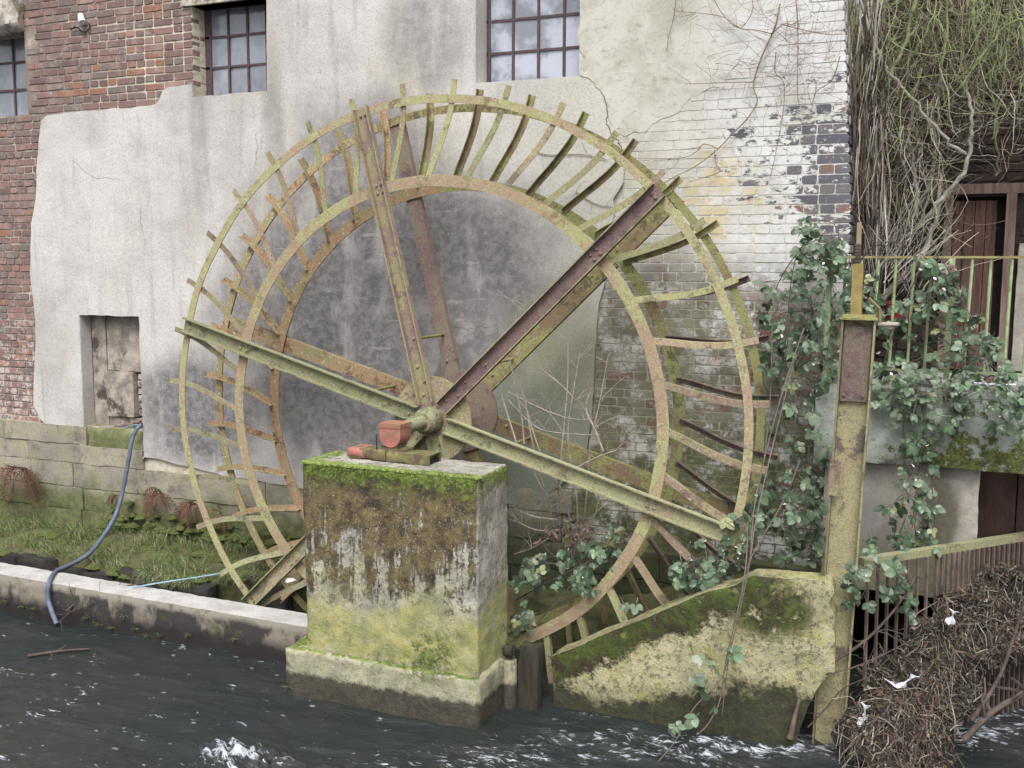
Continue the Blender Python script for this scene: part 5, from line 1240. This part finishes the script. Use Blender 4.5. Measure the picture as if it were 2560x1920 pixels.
for i in range(160):
    x = vr.triangular(1650, 2115, 2080); y = vr.uniform(-40, 190) if vr.random() < .8 else vr.uniform(100, 420)
    P = curl(at(x, y, vr.uniform(7.8, WALL-.04)), Vector((vr.gauss(0, 1), 0, vr.gauss(-.3, .8))), vr.uniform(.1, .4), 6, .22, .0018, b)
b.build('twigs', simple('red_twig', lin(150, 112, 92, K), lin(128, 112, 78, K), 9, .85), cr)['kind'] = 'stuff'
# ------------------------------------------------------------------ dry shrub inside the wheel
sh = thing('dry_shrub', 'leafless pale shrub growing up inside the wheel beside the pier', 'shrub'); vr.seed(12)
g2 = MB()
for pts in ([(1385, 1320), (1370, 1250), (1340, 1150), (1310, 980), (1290, 800), (1313, 770)], [(1400, 1340), (1395, 1230), (1402, 1150), (1418, 970), (1420, 850)], [(1430, 1340), (1410, 1240), (1350, 1130), (1300, 960), (1280, 880)], [(1445, 1320), (1440, 1230), (1420, 1100), (1430, 1000), (1450, 880)], [(1460, 1300), (1470, 1200), (1478, 1100), (1500, 1000), (1520, 890)], [(1455, 1340), (1490, 1280), (1495, 1220)], [(1310, 1110), (1305, 1050), (1285, 950), (1275, 900)], [(1290, 1105), (1270, 1040), (1245, 960), (1240, 950)], [(1508, 1128), (1490, 1080), (1465, 1020), (1480, 970)], [(1395, 1300), (1330, 1290), (1285, 1270)], [(1400, 1325), (1340, 1325), (1285, 1300)], [(1445, 1345), (1430, 1400), (1400, 1410), (1310, 1400)], [(1380, 1340), (1330, 1370), (1285, 1385)], [(1440, 1170), (1500, 1140), (1540, 1125), (1560, 1100)], [(1270, 980), (1350, 1020), (1420, 1045), (1480, 1050)], [(1350, 920), (1400, 960), (1440, 1000)], [(1270, 1000), (1330, 1060), (1380, 1080), (1490, 1088)]):
    k = vr.uniform(7.1, 7.4); P = smooth_path([at(x, y, k+.25*max(0, (y-1150)/200)) for x, y in pts], 5); b = MB(); b.tube(P, .008, .003, 5); b.build('stem', TWIG_PALE, sh, True)
    for q in range(5): curl(vr.choice(P[4:]), Vector((vr.gauss(0, .7), vr.gauss(0, .3), vr.uniform(.2, 1))), vr.uniform(.1, .35), 5, .15, .0022, g2)
g2.build('twigs', TWIG_PALE, sh)['kind'] = 'stuff'
for i in range(70):
    b = MB(); p = at(vr.gauss(1420, 38), vr.gauss(1335, 24), vr.uniform(7.2, 7.4)); b.quadleaf(p, vr.uniform(.05, .09), vr.random()); o = b.build('leaf', DEADLEAF, sh)
# ------------------------------------------------------------------ grass, moss, ferns on the ledge
gr = MB(); vr.seed(3)
def ledge_top(x, y): return lwarp(Vector((x, 7.0+1.02*(y-ledge_y(x))/(8.02-ledge_y(x)), .37)))[2]
for i in range(17000):
    x = vr.uniform(-9.6, -4.6); y = vr.uniform(ledge_y(x), 7.98)
    dn = noise.noise(Vector((x*2.3, y*3, 0)))
    if x < -7.3 and dn < -.1 and vr.random() < .7: continue
    if dn < -.4: continue
    L = vr.uniform(.035, .11)*(1+1.3*max(0, noise.noise(Vector((x*5, y*6, 8))))+.8*(dn > .15))
    if noise.noise(Vector((x*3.1, y*4.2, 11))) < -.22: continue
    gr.blade((x, y, ledge_top(x, y)-.01), (vr.gauss(0, .5), vr.gauss(-.35, .4), 1), L, .005, vr.uniform(.15, .5), vr.random()**1.2)
for i in range(900):
    x = vr.uniform(-6.7, -5.4); y = ledge_y(x)-.03; gr.blade((x, y, .3+vr.uniform(-.05, .05)), (vr.gauss(0, .5), -1, .3), vr.uniform(.06, .16), .005, .55, vr.random())
tag(gr.build('grass', GRASS), kind='stuff')
ms = MB(); vr.seed(9)
def lump(mb_, p, r, fl=.6):
    vs = []; k = 7
    for j, (a, h) in enumerate(((1, 0), (.8, .55), (.35, .9))):
        for i in range(k): t = 2*math.pi*i/k+j*.4; q = r*a*(1+vr.uniform(-.2, .2)); vs.append(Vector(p)+Vector((q*math.cos(t), q*math.sin(t), r*fl*h)))
    vs.append(Vector(p)+Vector((0, 0, r*fl))); fs = [(j*k+i, j*k+(i+1) % k, (j+1)*k+(i+1) % k, (j+1)*k+i) for j in range(2) for i in range(k)]+[(2*k+i, 2*k+(i+1) % k, 3*k) for i in range(k)]
    mb_.add(vs, fs, vr.random())
for i in range(330):
    x = vr.uniform(-9.5, -5.0); y = vr.uniform(ledge_y(x)-.02, 8.0)
    if noise.noise(Vector((x*1.6, y*2, 5))) > -.02: lump(ms, (x, y, ledge_top(x, y)-.03), vr.uniform(.04, .15), .36)
for i in range(140):
    x = vr.uniform(-8.0, -5.2); lump(ms, (x, 7.99, .4+abs(vr.gauss(0, .1))), vr.uniform(.03, .08), .7)
tag(ms.build('ledge_moss', LMOSS, None, True), kind='stuff')
pm = MB()
for i in range(1500):
    s_ = vr.random(); x = -4.17+1.39*s_; back = abs(vr.gauss(0, .05))
    if vr.random() < .12: back = vr.uniform(0, .5)
    if s_ > .6 and vr.random() < .6: continue
    lump(pm, (x, 6.085+back, 1.742-.012), vr.uniform(.008, .022), .8)
for i in range(1400):
    s_ = vr.random(); x = -4.17+1.39*s_; dz = abs(vr.gauss(0, .045)); pm.blade((x, 6.082, 1.742-dz), (vr.gauss(0, .3), -1, vr.uniform(-.4, .6)), vr.uniform(.01, .025), .008, .4, vr.random(), 2)
for i in range(120):
    lump(pm, (-4.165+vr.uniform(0, .03), vr.uniform(6.1, 6.55), 1.73), vr.uniform(.01, .025), .8)
tag(pm.build('pier_moss', MOSS, None, True), kind='stuff')
def fern(base, n, L, seed, label):
    rr = random.Random(seed); t = thing('dead_fern', label, 'fern', 'withered ferns on the mill wall')
    for i in range(n):
        b = MB(); dr = Vector((rr.gauss(0, .7), -rr.uniform(.4, 1), rr.uniform(.1, .9))).normalized(); q = base.copy(); P = [q.copy()]; l = L*rr.uniform(.6, 1.1)
        for k in range(9): q = q+dr*l/9; dr = (dr+Vector((0, .12, -.34))).normalized(); q.y = min(q.y, WALL-.05); P.append(q.copy())
        b.tube(P, .003, .0015, 4, 0, False)
        for k in range(2, 9):
            a = (P[k+1]-P[k]).normalized() if k < 9 else Vector((0, 0, -1)); sd = a.cross(Vector((0, 1, .2))).normalized()
            for sg in (-1, 1): tip = P[k]+(sd*sg+a*.9+Vector((0, rr.uniform(-.3, .2), -.3)))*l*.12; b.add([P[k]-a*.007, P[k]+a*.009, tip], [(0, 1, 2)], rr.random())
        b.build('frond', FERN, t)
fern(at(65, 1178, WALL-.06), 26, .62, 1, 'largest withered brown fern, hanging at the far left of the plinth')
fern(at(405, 1235, WALL-.06), 20, .34, 2, 'withered brown fern right of the blue hose')
fern(at(490, 1262, WALL-.06), 16, .34, 3, 'withered brown fern behind the outer wheel ring')
fern(at(553, 1285, WALL-.06), 6, .3, 4, 'thin withered fern strands between the wheel rings')
fern(at(296, 1240, WALL-.06), 5, .18, 5, 'small withered fern close beside the blue hose')
fern(at(20, 1330, WALL-.3), 8, .26, 6, 'withered fern lying on the ledge at the left edge')
TL = ['leftmost grass tuft on the wet coping wall face', 'grass tuft second from the left end of the coping wall', 'grass tuft on the coping wall just left of the hose end', 'grass tuft on the coping wall below the drift twigs', 'grass tuft on the coping wall right below the twig fork', 'grass tuft low on the coping wall near the water right of the hose', 'grass tuft in the middle of the coping wall face below the wheel rings', 'higher grass tuft above two others on the coping wall face', 'low grass tuft right of the middle of the coping wall face', 'lowest grass tuft in the middle of the coping wall, touching the water', 'grass tuft on the coping wall below the outer wheel ring', 'rightmost grass tuft on the coping wall, nearest the pier']
vr.seed(15)
for i, (x, y) in enumerate(((18, 1505), (60, 1518), (92, 1525), (222, 1545), (250, 1562), (282, 1570), (340, 1572), (312, 1540), (405, 1590), (372, 1592), (475, 1588), (590, 1598), (725, 1718))):
    p = at(x, y, 6.52 if x < 700 else 6.03); b = MB()
    for k in range(16): b.blade(p, (vr.gauss(0, .6), -vr.uniform(.3, 1), vr.uniform(.2, 1)), vr.uniform(.04, .1), .006, .4, vr.random()*.7)
    tag(b.build('grass_tuft', GRASS), (TL[i] if x < 700 else 'single grass tuft at the left end of the pier footing'), 'grass tuft', 'grass tufts on the coping wall' if x < 700 else None)
# ------------------------------------------------------------------ hose, rope, odds and ends
b = MB(); hpath = [(353, 1062, 8.0), (343, 1072, 7.96), (334, 1088, 7.93), (328, 1110, 7.9), (318, 1170, 7.86), (306, 1230, 7.8), (290, 1285, 7.7), (262, 1335, 7.5), (225, 1382, 7.2), (180, 1410, 7.0), (148, 1424, 6.84), (136, 1432, 6.72), (128, 1444, 6.59), (122, 1460, 6.49), (119, 1486, 6.465), (122, 1505, 6.46), (130, 1530, 6.43), (142, 1560, 6.4)]
b.tube(smooth_path([at(*q) for q in hpath], 4), .021, None, 9); tag(b.build('hose', HOSE, None, True), 'blue grey hose running from the wall niche over the coping into the river', 'hose')
b = MB(); b.tube(smooth_path([at(x, y, Y) for x, y, Y in ((548, 1434, 6.98), (500, 1442, 6.95), (440, 1451, 6.85), (370, 1462, 6.75), (290, 1478, 6.66))], 4), .007, None, 6); tag(b.build('rope', ROPE, None, True), 'pale blue rope stretched from the wheel to the coping wall', 'rope')
branch('drift_twig', [at(165, 1528, 6.48), at(200, 1500, 6.56), at(240, 1478, 6.68), at(330, 1462, 6.75), at(400, 1452, 6.82)], .008, .004, TWIG_BROWN, 'brown twig bundle lying over the pale coping top', twigs=16)
branch('drift_twig', [at(140, 1565, 6.42), at(170, 1535, 6.46), at(215, 1515, 6.5), at(300, 1490, 6.6)], .006, .003, TWIG_BROWN, 'thin forked twig beside the hose end at the water', twigs=8)
branch('floating_stick', [atz(70, 1640, .02), atz(150, 1628, .03), atz(225, 1622, .02)], .014, .008, WB, 'dark stick floating in the river in front of the coping wall', cat='stick', twigs=5, tl=.12)
branch('niche_stick', [at(286, 1069, 8.12), at(320, 1062, 8.12), at(352, 1054, 8.14)], .018, .014, DEADLEAF, 'brown stick lying on the niche sill above the hose', cat='stick')
b = MB(); b.tube(smooth_path([at(x, y, 8.08) for x, y in ((268, 1066), (285, 1072), (310, 1069), (335, 1062), (354, 1063))], 3), .006, None, 5); tag(b.build('cord', ROPE, None, True), 'light blue cord on the niche sill under the brown stick', 'cord')
# red bucket behind the railing
bk = thing('bucket', 'red plastic bucket half hidden in brambles behind the railing', 'bucket'); p = at(2246, 792, 8.25)
b = MB(); n = 18; prof = [(.07, 0), (.095, .15), (.102, .15), (.102, .165), (.09, .165), (.066, .01)]; vs = []
for rr_, zz in prof:
    for i in range(n): t_ = 2*math.pi*i/n; vs.append((p.x+rr_*math.cos(t_), p.y+rr_*math.sin(t_), p.z-.05+zz))
fs = [(j*n+i, j*n+(i+1) % n, (j+1)*n+(i+1) % n, (j+1)*n+i) for j in range(5) for i in range(n)]+[tuple(range(n))[::-1], tuple(range(5*n, 6*n))]
b.add(vs, fs); b.build('bucket_body', RED, bk, True)
b = MB(); b.tube([(p.x+.1*math.cos(a), p.y-.02, p.z+.1+.08*math.sin(a)) for a in [math.pi*i/12 for i in range(13)]], .004, None, 5); b.build('handle', DARKHOLE, bk)
# white pipe along the slab top edge
b = MB(); b.tube(smooth_path([at(x, y, 7.63) for x, y in ((2375, 950), (2420, 955), (2470, 961), (2540, 962))], 3), .008, None, 6); tag(b.build('white_cable', WHITE, None, True), 'white cable lying along the platform edge under the railing', 'cable')
